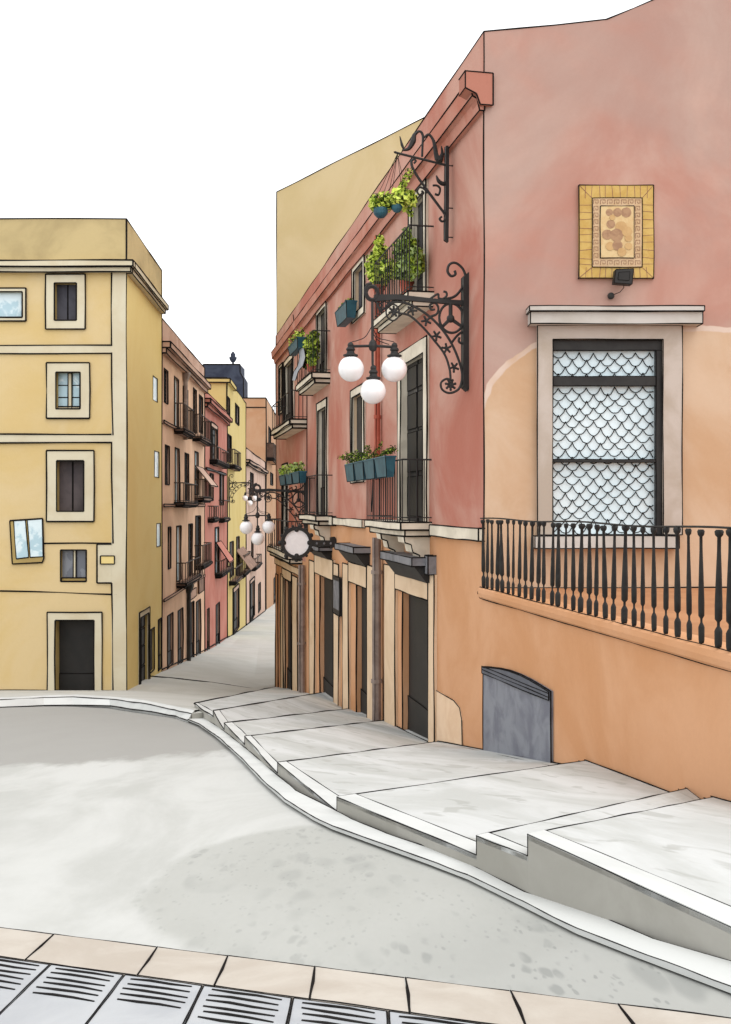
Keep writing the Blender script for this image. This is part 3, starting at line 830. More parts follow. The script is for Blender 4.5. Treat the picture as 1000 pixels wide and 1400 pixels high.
# ------------------------------------------------------------------ pink corner house
pk = thing('pink_house', 'tall pink and orange corner house with balconies, terrace and netted window', 'house', FR.pt(4, -4.2, -1))
U = FR.u(378); us_ = FR.u(418)
ZT, ZC, ZS = 7.4, 6.15, -.47
op = []
def rr(x0, y0, x1, y1): return FR.rect(x0, y0, x1, y1, ref=x1)
def zat(px, py): return FR.hit(px, py)[1]
def pw(x0, y0, x1, y1, kind, rec, sur, **kw):
    r = list(rr(x0, y0, x1, y1)); r[3] = min(r[3], ZC-.12); return window(pk, FR, op, r, kind, rec, sur, smat='slab', rmat='stone', **kw)
SLU, SLL = zat(590,402), zat(588,714)
def door(x0, x1, ytop, vb, kind, rec, sur, **kw):
    r = list(rr(x0, ytop, x1, 900)); r[2] = vb; r[3] = min(r[3], ZC-.1)
    return window(pk, FR, op, r, kind, rec, sur, smat='slab', rmat='slab', bottom=False, name='balcony_door', **kw)
door(566,582,262,SLU,'dark',.09,.22)
pw(486,352,498.5,418,'shutter',.09,.2)
door(436,446.5,410,SLU,'dark',.07,.22)
door(391,401.5,490,2.95,'dark',.06,.22); pw(383.5,500,387.5,560,'dark',.05,.12)
door(551,582,482,SLL,'panelled',.10,.28)
pw(484,536,498,648,'dark',.08,.2)
door(437,447.3,556,SLL,'dark',.07,.26)
door(388.5,394,640,-1.75,'dark',.05,.2)
# ground floor openings
gd = []
def gdoor(x0, x1, ytop, vb, kind, rec, rmat='orange', nm='door'):
    r = list(rr(x0, ytop, x1, 900)); r[2] = vb
    return window(pk, FR, gd, r, kind, rec, 0, rmat=rmat, name=nm)
gdoor(551,588.5,822,-4.75,'black',.13); gdoor(488,505,806,-5.7,'black',.13); gdoor(438,458,795,-6.6,'black',.13); gdoor(390,399,797,-7.9,'black',.12)
mb = MB()
wallface(mb, FR, 0, us_, ZS, ZT, [o for o in op if o[1] <= us_], 'pink')
wallface(mb, FR, us_, U, -2.0, ZT, [o for o in op if o[0] >= us_], 'pink')
wallface(mb, FR, 0, us_, -9.5, ZS, [o for o in gd if o[1] <= us_], 'orange')
wallface(mb, FR, us_, U, -9.5, -2.0, [o for o in gd if o[0] >= us_], 'orange')
lw = FR.lw(0)
# end wall with the large window opening
wo = []
W0 = FE.rect(755,465,905,731)
wo.append((*W0, .22, 'window_stone'))
E1 = FE.u(1330)
z905 = 690*16/F_
zr0 = ZT; zr1 = ZT+.5
wallface(mb, FE, 0, E1, -1.6, ZT, wo, 'end_wall_paint')
# sloping parapet over the end wall
xs_ = [0, FE.u(760), FE.u(830), FE.u(905), FE.u(1000), E1]; zz = [ZT, ZT+.10, ZT+.19, ZT+.55, ZT+.75, ZT+.95]
for i in range(5): mb.quad(FE.pt(xs_[i],ZT), FE.pt(xs_[i+1],ZT), FE.pt(xs_[i+1],zz[i+1]), FE.pt(xs_[i],zz[i]), 'end_wall_paint')
bk = [FE.pt(x, z, -.4) for x, z in zip(xs_, zz)]; ft = [FE.pt(x, z) for x, z in zip(xs_, zz)]
for i in range(5):
    mb.quad(ft[i], ft[i+1], bk[i+1], bk[i], 'pink'); mb.line(ft[i], ft[i+1], lw)
# roof, back and far side
pU, p0, pE = FR.pt(U,0), FR.pt(0,0), FE.pt(E1,0)
pB = FR.pt(U,0,-5.0); pC = Vector((pE.x, 30, 0))
mb.add([at(p,ZT-.5) for p in (p0,pE,pC,pB,pU)], [[0,1,2,3,4]], 'cornice_pink')
for a, b in ((pE,pC),(pC,pB),(pB,pU)): mb.quad(at(a,-9.5), at(b,-9.5), at(b,ZT), at(a,ZT), 'pink')
mb.line(FR.pt(0,ZS), FR.pt(0,ZT), lw); mb.line(FR.pt(0,ZS), FR.pt(0,-1.4), lw*.9)
mb.line(FR.pt(0,ZT), FR.pt(U,ZT), lw*1.2); mb.line(FR.pt(U,-8.2), FR.pt(U,ZT), FR.lw(U))
mb.line(FE.pt(0,-1.30,.01), FE.pt(E1,-1.30,.01), lw)
# seams around the fronts of the ground floor
mb.build('wall', pk)
mb = MB()
# cornice and gutter along the street front
prof = [(ZC,.0),(ZC,.08),(ZC+.18,.12),(ZC+.22,.20),(ZC+.50,.23),(ZC+.52,.0)]
ring0 = [FR.pt(-.03, z, h) for z, h in prof]; ring1 = [FR.pt(U, z, h) for z, h in prof]
n = len(prof)
mb.add(ring0+ring1, [[i, (i+1) % n, n+(i+1) % n, n+i] for i in range(n)]+[list(range(n))[::-1], list(range(n, 2*n))], 'cornice_pink')
for i in (1, 3, 4): mb.line(ring0[i], ring1[i], lw*1.2)
mb.loop(ring0, lw)
mb.build('cornice', pk)
mb = MB()
zt_ = ZC+.57
pr_ = [(-.12,zt_),(.33,zt_),(.33,zt_-.26),(.15,zt_-.34),(.09,zt_-.50),(-.12,zt_-.50)]
mb.prism([FR.pt(-.09,z,h) for h, z in pr_], FR.pt(.25,0)-FR.pt(-.09,0), 'gutter_block', lw)
mb.line(FR.pt(-.09,zt_,.33), FR.pt(.25,zt_,.33), lw); mb.line(FR.pt(-.09,zt_-.26,.33), FR.pt(.25,zt_-.26,.33), lw); mb.build('gutter_end', pk)
# string course and terrace podium
mb = MB()
for a, b in ((662,594),(500,455)):
    mb = MB(); mb.box(FR, FR.u(a), FR.u(b), ZS-.1, ZS+.1, -.02, .09, 'slab', lw, True); mb.build('string_course', pk)
mb = MB(); mb.box(FR, FR.u(460), FR.u(451.5), ZS-.13, ZS+.13, -.02, .12, 'slab', FR.lw(10), True); mb.build('string_course_end', pk)
UP = -20.
mb = MB()
hop = []
mb.quad(FR.pt(UP,-5), FR.pt(0,-5), FR.pt(0,-1.3), FR.pt(UP,-1.3), 'orange')
pz = FR.pt(UP,0); pz2 = Vector((pE.x+6, pz.y, 0)); pE2 = Vector((pE.x+6, 16.1, 0))
mb.quad(at(pz,-5), at(pz2,-5), at(pz2,-1.3), at(pz,-1.3), 'orange')
mb.quad(at(pz2,-5), at(pE2,-5), at(pE2,-1.3), at(pz2,-1.3), 'orange')
mb.add([at(FR.pt(.0,0),-1.302), at(pz,-1.302), at(pz2,-1.302), at(pE2,-1.302)], [[0,1,2,3]], 'terrace_floor')
mb.build('terrace', pk)
mb = MB()
prof = [(-1.47,-.02),(-1.47,.03),(-1.44,.06),(-1.38,.07),(-1.32,.06),(-1.295,.03),(-1.292,-.25)]
r0 = [FR.pt(.10, z, h) for z, h in prof]; r1 = [FR.pt(UP, z, h) for z, h in prof]; n = len(prof)
K = 14; rings = [[FR.pt(.10+(UP-.10)*k/K, z, h) for z, h in prof] for k in range(K+1)]
for k in range(K):
    mb.add(rings[k]+rings[k+1], [[i, n+i, n+i+1, i+1] for i in range(n-1)], 'orange')
mb.add(rings[0], [list(range(n))], 'orange')
for k in range(K):
    y = FR.Y(.1+(UP-.1)*k/K); r = .8*max(y, 4)/F_
    mb.line(rings[k][1], rings[k+1][1], r); mb.line(rings[k][5], rings[k+1][5], r)
mb.line(rings[0][1], rings[0][3], .009); mb.line(rings[0][3], rings[0][5], .009)
mb.build('ledge', pk)
# arched metal hatch at the foot of the podium
hb = MB()
u1_, u0_ = FR.u(664), FR.u(757); vt = FR.hit(665,912)[1]; vb = -4.2
um = (u0_+u1_)/2; pts = [(u0_,vb),(u0_,vt+.12)]+[(u0_+(u1_-u0_)*t, vt+.12*(1-t)+.09*math.sin(math.pi*t)) for t in (.12,.25,.4,.55,.7,.85,.95)]+[(u1_,vt),(u1_,vb)]
hb.prism([FR.pt(u, v, .035) for u, v in pts], FR.pt(0,0,-.05)-FR.pt(0,0,0), 'hatch', .0095)
h = hb.build('hatch', pk)
hb = MB()
pts = [(u0_+.01,vt+.0),(u1_-.01,vt-.10),(u1_-.01,vt)]+[(u0_+(u1_-u0_)*t, vt+.12*(1-t)+.09*math.sin(math.pi*t)-.01) for t in (.95,.85,.7,.55,.4,.25,.12)]+[(u0_+.01,vt+.11)]
hb.prism([FR.pt(u, v, .06) for u, v in pts], FR.pt(0,0,-.04)-FR.pt(0,0,0), 'hatch_dark', .008)
for k in (0, .05): hb.line(FR.pt(u0_,vt+.04+k,.062), FR.pt(u1_,vt-.04+k,.062), .007)
hb.build('hatch_hood', h)
# pale plaster patch beside the nearest door
mb = MB()
pa_ = [(591,940),(592,1030),(634,1035),(633,985),(630,968),(622,958)]
mb.prism([FR.pt(*FR.hit(x, y), .018) for x, y in pa_], FR.pt(0,0,-.03)-FR.pt(0,0,0), 'plaster_patch', .009)
mb.build('plaster_patch', pk)

# stone pilasters, door lintels and hoods of the ground floor
def pil(x0, x1, ytop, m='stone', h=.06, name='pilaster', vb=-9):
    mb = MB(); u0, u1 = FR.u(x1), FR.u(x0); mb.box(FR, u0, u1, vb, zat(x1, ytop), -.02, h, m, FR.lw(u0)*.8); return mb.build(name, pk)
pil(590,598,786); pil(529,544,775); pil(505.3,515,775); pil(471.5,479.5,772); pil(459,466,772); pil(425.5,432.5,768); pil(402,409,790); pil(386,389.5,786); pil(379,382,786, 'orange')
def lint(x0, x1, y0, y1):
    mb = MB(); u0, u1 = FR.u(x1), FR.u(x0); mb.box(FR, u0, u1, zat(x1,y1), zat(x1,y0), -.02, .07, 'stone', FR.lw(u0)*.8); mb.build('lintel', pk)
lint(544.5,590,797,821); lint(480,505,775,805); lint(433,458.5,766,794); lint(388,401,783,796)
def hood(x0, x1, y0, y1, p):
    mb = MB(); u0, u1 = FR.u(x1), FR.u(x0); zt_, zb_ = zat(x1, y0), zat(x1, y1); l = FR.lw(u0)*.8
    zm_ = zb_+(zt_-zb_)*.66
    mb.box(FR, u0-.08, u1+.08, zm_, zt_, -.02, p, 'hood_top', l, True)
    P = FR.pt
    mb.boxp([P(u0,zb_,.12),P(u1,zb_,.12),P(u1,zm_-.003,p-.06),P(u0,zm_-.003,p-.06),P(u0,zb_,-.02),P(u1,zb_,-.02),P(u1,zm_-.003,-.02),P(u0,zm_-.003,-.02)], 'iron')
    mb.build('door_hood', pk)
hood(548,592,762,797,.42); hood(480,506,748,774,.42); hood(434,454,748,765,.4)
mb = MB()
mb.box(FR, FR.u(597), FR.u(592.5), zat(597,786), zat(597,760), -.02, .16, 'hood_top', lw, True); mb.build('hood_bracket', pk)
# ledge line over the farthest shop front
mb = MB(); mb.box(FR, FR.u(417), FR.u(379), -2.55, -2.3, -.02, .1, 'stone', FR.lw(15)*.7); mb.build('shop_ledge', pk)
# balconies
def fbal(x0, x1, vs, bars, hr=1.2, th=.24, p=.52):
    return balcony(pk, FR, FR.u(x1), FR.u(x0), vs, p, th, hr, 'slab', 'iron', bars)
b1 = fbal(541,594,SLU,15,1.22,.26,.5)
b2 = fbal(428,452,SLU,8,1.25,.3,.56)
b3 = fbal(391.5,420,2.95,9,1.0,.3,.6)
b4 = fbal(536,591,SLL,16,1.17,.26,.6)
b5 = fbal(430,455,SLL,9,1.2,.28,.5)
b6 = fbal(384,414,-1.75,9,1.15,.35,.55)
def corbel(x0, x1, vs):
    mb = MB(); u0, u1 = FR.u(x1), FR.u(x0); P = FR.pt
    prof = [(vs,.5),(vs-.12,.48),(vs-.16,.36),(vs-.30,.33),(vs-.36,.2),(vs-.52,.16),(vs-.56,-.02),(vs,-.02)]
    mb.prism([P(u0,v,h) for v, h in prof], P(u1,0)-P(u0,0), 'slab', FR.lw(u0)*.8); mb.build('corbel', pk)
corbel(578,588,SLL-.26); corbel(546,553,SLL-.26); corbel(446,452,SLL-.28)

# downpipes and cables on the front
def fpipe(px, z0, z1, r, m, name='drainpipe', rings=True):
    mb = MB(); u = FR.u(px); P = FR.pt
    mb.tube([P(u,z0,r+.03), P(u,(z0+z1)/2,r+.03), P(u,z1,r+.03)], r, m, 8)
    if rings:
        for k in (.25, .6, .9): mb.tube([P(u,z0+(z1-z0)*k,r+.03), P(u,z0+(z1-z0)*k+.08,r+.03)], r*1.25, m, 8)
    l = FR.lw(u)*.4
    for s_ in (-1, 1): mb.line(P(u+s_*r*.9,z0,r*1.6+.03), P(u+s_*r*.9,z1,r*1.6+.03), l)
    return mb.build(name, pk)
fpipe(522,SLL+.9,ZC,.07,'pipe_red'); fpipe(523.5,-9,-.75,.11,'pipe_grey'); fpipe(418.5,-9,-2.1,.12,'pipe_grey')
mb = MB()
for pts in ([(510,700),(512,640),(516,590),(518,450)], [(421,540),(421,646),(412,650)], [(420,505),(414,470),(405,455),(402,430)]):
    mb.tube([FR.pt(*FR.hit(x, y), .03) for x, y in pts], FR.lw(FR.u(pts[0][0]))*.6, 'ink', 4)
mb.build('cable', pk)
# dark framed menu board
mb = MB(); r = rr(461,790,470.5,843); mb.box(FR, *r, .062, .12, 'iron', FR.lw(r[0])*.7)
mbd = tag(mb.build('notice_board', None, FR.pt(r[0], r[2], .06)), 'small dark framed notice board between two shop doors', 'notice board')
mb = MB(); mb.box(FR, r[0]+.12, r[1]-.12, r[2]+.15, r[3]-.12, .11, .125, 'hood_top'); mb.build('notice_panel', mbd)

# end-wall window: stone surround, lintel, sill, iron frame, glass, wire net
lw = 16*.8/F_
wn = MB()
o = FE.rect(734,446,931,738)
u0, u1, v0, v1 = W0
for q in ((o[0],u0,v0,o[3]),(u1,o[1],v0,o[3]),(u0,u1,v1,o[3])): wn.box(FE, q[0], q[1], q[2], q[3], -.02, .09, 'window_stone')
wn.loop([FE.pt(o[0],v0,.09),FE.pt(o[1],v0,.09),FE.pt(o[1],o[3],.09),FE.pt(o[0],o[3],.09)], lw); wn.rectline(FE, u0, u1, v0, v1, .09, lw)
ww = wn.build('netted_window', pk)
mb = MB(); q = FE.rect(722,430,954,446); mb.box(FE, q[0], q[1], q[2], q[3], -.02, .26, 'lintel_stone', lw, True)
q2 = FE.rect(720,423,955,430); mb.box(FE, q2[0], q2[1], q2[2]+.003, q2[3], -.02, .31, 'lintel_stone', lw, True); mb.build('lintel', ww)
mb = MB(); q = FE.rect(729,732,924,749); mb.box(FE, q[0], q[1], q[2], q[3]-.003, -.02, .20, 'lintel_stone', lw, True); mb.build('sill', ww)
mb = MB(); mb.box(FE, u0, u1, v0, v1, -.16, -.085, 'glass_pale'); mb.build('pane', ww)
mb = MB(); px_ = 16/F_
mb.box(FE, u0, u1, v1-14*px_, v1-.003, -.15, .03, 'iron', lw*.6); mb.box(FE, u1-8*px_, u1-.003, v0, v1-14*px_-.003, -.15, .035, 'iron', lw*.6)
zb1 = (690-521)*px_; mb.box(FE, u0+.003, u1-8*px_-.003, zb1-6.5*px_, zb1+6.5*px_, -.15, .02, 'iron', lw*.6)
zb2 = (690-630)*px_; mb.box(FE, u0+.003, u1-8*px_-.003, zb2-2*px_, zb2+2*px_, -.15, .02, 'iron', lw*.6)
mb.build('window_frame', ww)
mb = MB(); du = 19.5*px_; dv = 9.6*px_; row = 0
z = v1-14*px_-.02
uu1 = u1-8*px_
while z > v0-.02:
    x = u0-(du/2 if row % 2 else 0)
    if not any(abs(z-dv*.4-zq) < tq for zq, tq in ((zb1,6.5*px_),)):
        while x < uu1:
            pts = []
            for k in range(9):
                t = k/8; xx = x+du*t
                sag = (1-abs(2*t-1)**2.3)*(1+.18*math.sin(x*5+row))
                zz_ = z+.012*math.sin(xx*2.3+row*.4)-dv*1.0*sag+random.uniform(-.005,.005)
                if u0+.005 < xx < uu1 and zz_ > v0: pts.append(FE.pt(xx, zz_, -.06))
            if len(pts) > 2: mb.tube(pts, .0075, 'ink', 4)
            x += du*random.uniform(.985,1.0)
    z -= dv; row += 1
mb.build('wire_net', ww)

# ------------------------------------------------------------------ terrace balustrade
bl = thing('balustrade', 'black iron balustrade of turned bars along the terrace edge under the netted window', 'railing', FR.pt(-.2, -1.29, 0))
ztop = -.215; zb = -1.285
mb = MB(); pr = []
uend = FR.u(1000)-1.2
for k in range(30):
    t = k/29; u = .08+(uend-.08)*t; pr.append(FR.pt(u, ztop+.012*math.sin(t*17), .03))
mb.tube(pr, .011, 'baluster_iron', 6); mb.build('rail', bl)
nb = 35; H = ztop-zb
for i in range(nb):
    u = .02+(uend+.05)*(i+.35)/nb+random.uniform(-.04,.04); s_ = .78+.5*random.random()
    y = FR.Y(u); R = .022*s_+.004*(16-y)/7
    h_ = H-random.uniform(0,.02); z0 = random.uniform(-.0,.0)
    mb = MB()
    pf = [(R*.95,0),(R*1.15,.03),(R*1.2,.14*h_),(R*.9,.16*h_),(R*.45,.18*h_),(R*.45,.215*h_),(R*1.15,.24*h_),(R*1.2,.36*h_),(R*.9,.62*h_),(R*.62,.82*h_),(R*.6,.935*h_),(R*1.25,.955*h_),(R*1.45,.985*h_),(R*1.0,h_)]
    mb.lathe((0,0,0), pf, 'baluster_iron', 8)
    lean = Vector((random.uniform(-.022,.022), 0, 0)); b0 = FR.pt(u, zb, .03)
    mb.v = [b0+p+lean*(p.z/h_) for p in mb.v]
    mb.build('baluster', bl, smooth=True)

# ------------------------------------------------------------------ mosaic plaque and spotlight
px_ = 16/F_
def ept(x, y, h=0.0): u, v = FE.hit(x, y); return FE.pt(u, v, h)
pq = thing('mosaic_plaque', 'gold framed mosaic plaque high on the pink end wall', 'plaque', ept(842,381))
mb = MB(); q = FE.rect(791,254,893,381); mb.box(FE, *q, -.02, .05, 'tile_gold', lw, True)
qi = FE.rect(809,272,877,366)
for k in range(10):
    u = q[0]+(q[1]-q[0])*(k+.8+random.uniform(-.15,.15))/10.6
    for va, vb_ in ((q[3], qi[3]), (q[2], qi[2])): mb.line(FE.pt(u,va,.05), FE.pt(u+random.uniform(-.02,.02),vb_,.05), lw*.5, 'key_line')
for k in range(12):
    v = q[2]+(q[3]-q[2])*(k+.8+random.uniform(-.15,.15))/12.6
    for ua, ub in ((q[0], qi[0]), (q[1], qi[1])):
        if qi[2] < v < qi[3]: mb.line(FE.pt(ua,v,.05), FE.pt(ub,v+random.uniform(-.02,.02),.05), lw*.5, 'key_line')
for ua, ub in ((q[0], qi[0]), (q[1], qi[1])):
    for va, vb_ in ((q[3], qi[3]), (q[2], qi[2])): mb.line(FE.pt(ua,va,.05), FE.pt(ub,vb_,.05), lw*.6, 'key_line')
mb.build('tile_frame', pq)
mb = MB(); mb.box(FE, *qi, .03, .062, 'tile_band', lw*.8)
qc = FE.rect(820,283,866,354)
def key(u, v, du, dv, s_=1.0):
    c = .5
    pts = [(-.5,-.45),(-.5,.45),(.35,.45),(.35,-.2),(-.1,-.2),(-.1,.1)]
    mb.tube([FE.pt(u+a_*du*s_, v+b_*dv, .064) for a_, b_ in pts], .005, 'key_line', 4)
w_ = (qc[0]-qi[0])
for k in range(7):
    u = qi[0]+w_*.5+(qi[1]-qi[0]-w_)*k/6
    for v in (qi[3]-w_*.5, qi[2]+w_*.5): key(u, v, w_*.7, w_*.6)
for k in range(1, 9):
    v = qi[2]+w_*.5+(qi[3]-qi[2]-w_)*k/9
    for u in (qi[0]+w_*.5, qi[1]-w_*.5): key(u, v, w_*.6, w_*.7)
mb.build('key_band', pq)
mb = MB(); mb.box(FE, *qc, .05, .072, 'tile_picture', lw*.8)
bls = [(832,292,5,'blotch_a'),(843,292,6,'blotch_a'),(855,292,7,'blotch_a'),(834,308,6,'blotch_a'),(848,312,8,'blotch_b'),(829,322,7,'blotch_a'),(842,323,9,'blotch_a'),(856,318,7,'blotch_b'),(833,338,6,'blotch_b'),(843,337,7,'blotch_a'),(849,346,6,'blotch_b'),(858,338,5,'blotch_b'),(836,299,4,'blotch_b'),(858,327,5,'blotch_b')]
for i, (x, y, r, m) in enumerate(bls):
    c = ept(x, y); R = r*px_
    mb.add([c+Vector((math.cos(a)*R, -(.0735+i*.0006), math.sin(a)*R*random.uniform(.92,1.05))) for a in [k*math.pi/9 for k in range(18)]], [list(range(18))], m)
mb.build('mosaic_picture', pq)
sp = thing('spotlight', 'small black floodlight with dangling cable below the mosaic plaque', 'floodlight', ept(847,386))
mb = MB()
a = [(836,374),(860,373),(858,394),(834,392)]
mb.prism([ept(x, y, .30) for x, y in a], Vector((0,.16,0)), 'iron', .006)
mb.prism([ept(840+(x-847)*.2+6, 383+(y-383)*.2, .145) for x, y in a], Vector((0,.145,0)), 'iron')
b = [(840,378),(855,377),(854,389),(839,388)]
mb.prism([ept(x, y, .305) for x, y in b], Vector((0,.02,0)), 'door_black', .004); mb.build('lamp_head', sp)
mb = MB(); mb.tube([ept(849,392,.2), ept(850,396,.15), ept(846,401,.1), ept(838,404,.08)], .006, 'ink', 5); mb.sphere(ept(834.5,405.5,.06), .055, 'iron', 12, 8); mb.build('cable_box', sp)

# ------------------------------------------------------------------ wall lamps: local X points away from the wall
WPX = 640
BU = FR.u(WPX)
FB = Fr(*FR.pt(BU,0)[:2], FR.n[0], FR.n[1], FR.t[0]*-1, FR.t[1]*-1)   # vertical plane square to the wall
def bl_(x, y, s_=4.1667, ox=440, oy=340):
    u, v = FB.hit(ox+x/s_, oy+y/s_); return u, v
LZ = FB.hit(640, 412)[1]
def lp(x, y, off=0.0):
    u, v = bl_(x, y); return Vector((u, off, v-LZ))
K_ = 16.8/F_/4.1667         # metres per crop pixel
def smooth(pts, n=6):
    out = []
    P = [Vector(p) for p in pts]
    for i in range(len(P)-1):
        p0 = P[max(i-1,0)]; p1 = P[i]; p2 = P[i+1]; p3 = P[min(i+2, len(P)-1)]
        for k in range(n):
            t = k/n
            out.append(.5*((2*p1)+(-p0+p2)*t+(2*p0-5*p1+4*p2-p3)*t*t+(-p0+3*p1-3*p2+p3)*t**3))
    return out+[P[-1]]
def ring(mb, c, rx, ry, r, m, n=20):
    mb.tube([Vector((c.x+math.cos(2*math.pi*k/n)*rx, c.y, c.z+math.sin(2*math.pi*k/n)*ry)) for k in range(n)], r, m, 6, True)
def flower(mb, c, r, m='iron', n=5):
    a0 = random.uniform(0, 6)
    for k in range(n):
        a = a0+2*math.pi*k/n; e = c+Vector((math.cos(a)*r, 0, math.sin(a)*r))
        mb.tube([c, c.lerp(e,.6), e], [r*.22, r*.3, r*.2], m, 5); mb.sphere(e, r*.3, m, 6, 4)
    mb.sphere(c, r*.35, m, 6, 4)
lamp = thing('wall_lamp', 'largest ornate iron wall lamp with three white globes on the near pink front', 'street lamp', (0,0,0), 'ornate three globe wall lamps')
mb = MB()
a = [(803,165),(830,138),(858,152),(848,780),(826,812),(802,790)]
mb.prism([lp(x, y, -.07) for x, y in a], Vector((0,.14,0)), 'iron', .006)
mb.build('wall_bar', lamp)
mb = MB()
mb.prism([lp(x, y, -.03) for x, y in ((300,262),(420,260),(640,285),(806,295),(806,322),(640,306),(420,290),(300,300))], Vector((0,.06,0)), 'iron', .004)
ring(mb, lp(287,252), 34*K_, 38*K_, 12*K_, 'iron')
mb.tube(smooth([lp(x,y) for x,y in ((255,270),(248,240),(262,205),(285,200))]), 10*K_, 'iron', 6)
for e in (((300,275),(335,355)),((430,295),(335,355))): mb.tube([lp(*e[0]), lp(*e[1])], 7*K_, 'iron', 5)
for x, y, r in ((318,298,11),(348,294,11),(334,322,11),(375,298,9),(335,345,10)): ring(mb, lp(x,y), r*K_, r*K_, 4*K_, 'iron', 10)
def sc(pts, r, m='iron'): mb.tube(smooth([lp(x,y) for x,y in pts]), r*1.3*K_, m, 6)
sc([(700,288),(760,270),(803,218),(820,165),(803,112),(762,80),(728,90),(718,128),(738,155),(762,146),(758,124)], 6)
sc([(600,300),(660,258),(668,280),(690,284),(712,268),(710,248),(694,243)], 5)
sc([(368,330),(395,306),(470,306),(560,347),(640,408),(710,490),(760,580),(795,680),(800,745),(780,800),(730,822),(688,803),(680,765),(708,742),(738,748)], 5.5)
sc([(440,367),(500,380),(570,440),(640,520),(700,600),(728,680),(735,742)], 5)
ring(mb, lp(405,362), 38*K_, 46*K_, 5*K_, 'iron'); ring(mb, lp(740,395), 72*K_, 84*K_, 8*K_, 'iron', 28)
mb.tube([lp(735,315), lp(735,395)], 13*K_, 'iron', 6)
for x, y in ((692,440),(795,440)): mb.tube([lp(735,398), lp(x,y)], [11*K_,9*K_], 'iron', 6)
mb.sphere(lp(735,398), 24*K_, 'iron', 10, 6)
sc([(612,388),(655,372),(665,335),(645,308),(618,320),(624,346),(645,345)], 5.5)
sc([(738,540),(768,500),(800,476),(816,500),(803,538),(782,528),(785,505)], 5.5)
for x, y in ((515,350),(597,410),(655,495),(712,568),(755,675)): flower(mb, lp(x,y), 25*K_)
flower(mb, lp(412,357), 26*K_, n=7); flower(mb, lp(735,775), 28*K_, n=7)
mb.build('bracket', lamp)
mb = MB()
mb.tube([lp(289,285), lp(290,560)], 8*K_, 'iron', 8); mb.lathe(lp(292,585), [(8*K_,0),(20*K_,8*K_),(26*K_,30*K_),(20*K_,52*K_),(10*K_,66*K_)], 'iron', 10)
mb.tube([lp(160,556), lp(292,553), lp(418,560)], 8*K_, 'iron', 8); mb.tube([lp(290,585), lp(291,690)], 7*K_, 'iron', 8)
for x, y in ((165,612),(415,614),(295,742)):
    mb.lathe(lp(x,y), [(42*K_,0),(42*K_,8*K_),(24*K_,14*K_),(20*K_,28*K_),(26*K_,36*K_),(24*K_,44*K_),(16*K_,52*K_),(18*K_,62*K_),(14*K_,72*K_),(4*K_,80*K_)], 'iron', 12)
for pts in ([(286,440),(250,500),(205,522),(170,532),(163,548)], [(293,450),(320,505),(370,520),(412,530)], [(288,470),(320,520),(385,545)]):
    mb.tube(smooth([lp(x,y) for x,y in pts]), 2.4*K_, 'iron', 4)
mb.build('lamp_cluster', lamp)
for x, y in ((168,684),(413,686),(293,812)):
    mb = MB(); mb.sphere(lp(x,y), 72*K_, 'globe', 28, 18); c = lp(x,y)
    mb.build('lamp_globe', lamp, smooth=True)
def place(o, p, ang, sc_=1): o.location = p; o.rotation_euler = (0,0,ang); o.scale = (sc_,)*3
def copy_tree(o, parent=None):
    c = o.copy(); COL.objects.link(c)
    if parent is not None: c.parent = parent
    for ch in list(o.children): copy_tree(ch, c)
    return c
angR = math.atan2(FR.n[1], FR.n[0])
lamp2 = copy_tree(lamp); lamp3 = copy_tree(lamp)
place(lamp, FR.pt(BU, LZ), angR)
u2 = FR.u(421); place(lamp2, FR.pt(u2, FR.hit(421,671)[1]), angR, 1.08); lamp2['label'] = 'mid sized wall lamp above the round sign, farther along the pink front'
u3 = FL.u(312.5); place(lamp3, FL.pt(u3, FL.hit(312.5,660)[1]), math.atan2(FL.n[1], FL.n[0])); lamp3['label'] = 'tiny distant wall lamp on the bright yellow house across the street'

# upper plant bracket
PU = FR.u(619.5)
FB2 = Fr(*FR.pt(PU,0)[:2], FR.n[0], FR.n[1], -FR.t[0], -FR.t[1])
def hp(x, y, off=0.0):
    u, v = FB2.hit(480+x/5, 160+y/5); return FB2.pt(u, v, off)
K2 = 18.0/F_/5
ph = thing('plant_bracket', 'ornate black iron plant bracket near the roof of the pink house', 'bracket', hp(655,850))
mb = MB(); mb.prism([hp(x,y,-.04) for x,y in ((646,200),(668,200),(668,560),(664,855),(640,840),(644,560))], FB2.pt(0,0,.08)-FB2.pt(0,0,0), 'iron', .006); 
for y_ in (330, 620, 820):
    c_ = hp(655, y_); mb.tube([c_, c_-Vector((FR.n[0],FR.n[1],0))*.16], .012, 'iron', 6)
mb.build('wall_bar', ph)
mb = MB()
def sc2(pts, r): mb.tube(smooth([hp(x,y) for x,y in pts]), [q*K2 for q in r] if isinstance(r, list) else r*K2, 'iron', 6)
def scv(pts, rs):
    s_ = smooth([hp(x,y) for x,y in pts]); n = len(s_); mb.tube(s_, [interp(i/(n-1)*(len(rs)-1), list(enumerate(rs)))*K2 for i in range(n)], 'iron', 6)
sc2([(300,235),(320,245),(480,285),(650,328)], 8)
scv([(335,130),(350,190),(365,225)], [3,10,6]); scv([(350,225),(395,215),(425,165),(435,120),(470,96),(492,125),(490,190),(487,270)], [5,14,20,14,8,9,8,8])
scv([(490,150),(530,118),(560,150),(575,200),(585,260),(605,295)], [6,9,10,14,16,24]); scv([(605,300),(625,250),(618,195)], [22,12,3]); scv([(590,290),(575,230),(580,170)], [18,10,3])
scv([(432,315),(445,298),(428,288),(414,305),(424,350),(462,415),(530,510),(600,605),(640,660),(650,695),(625,713),(607,695),(622,680)], [7,7,8,9,9,9,9,9,9,8,8,8,8])
sc2([(525,520),(500,490),(470,480),(453,508),(475,535),(497,518),(482,503)], 7); scv([(585,398),(600,435),(630,455),(660,440)], [4,14,16,12]); sc2([(560,467),(590,468),(610,490),(600,530),(575,525)], 8)
mb.build('bracket_arm', ph)
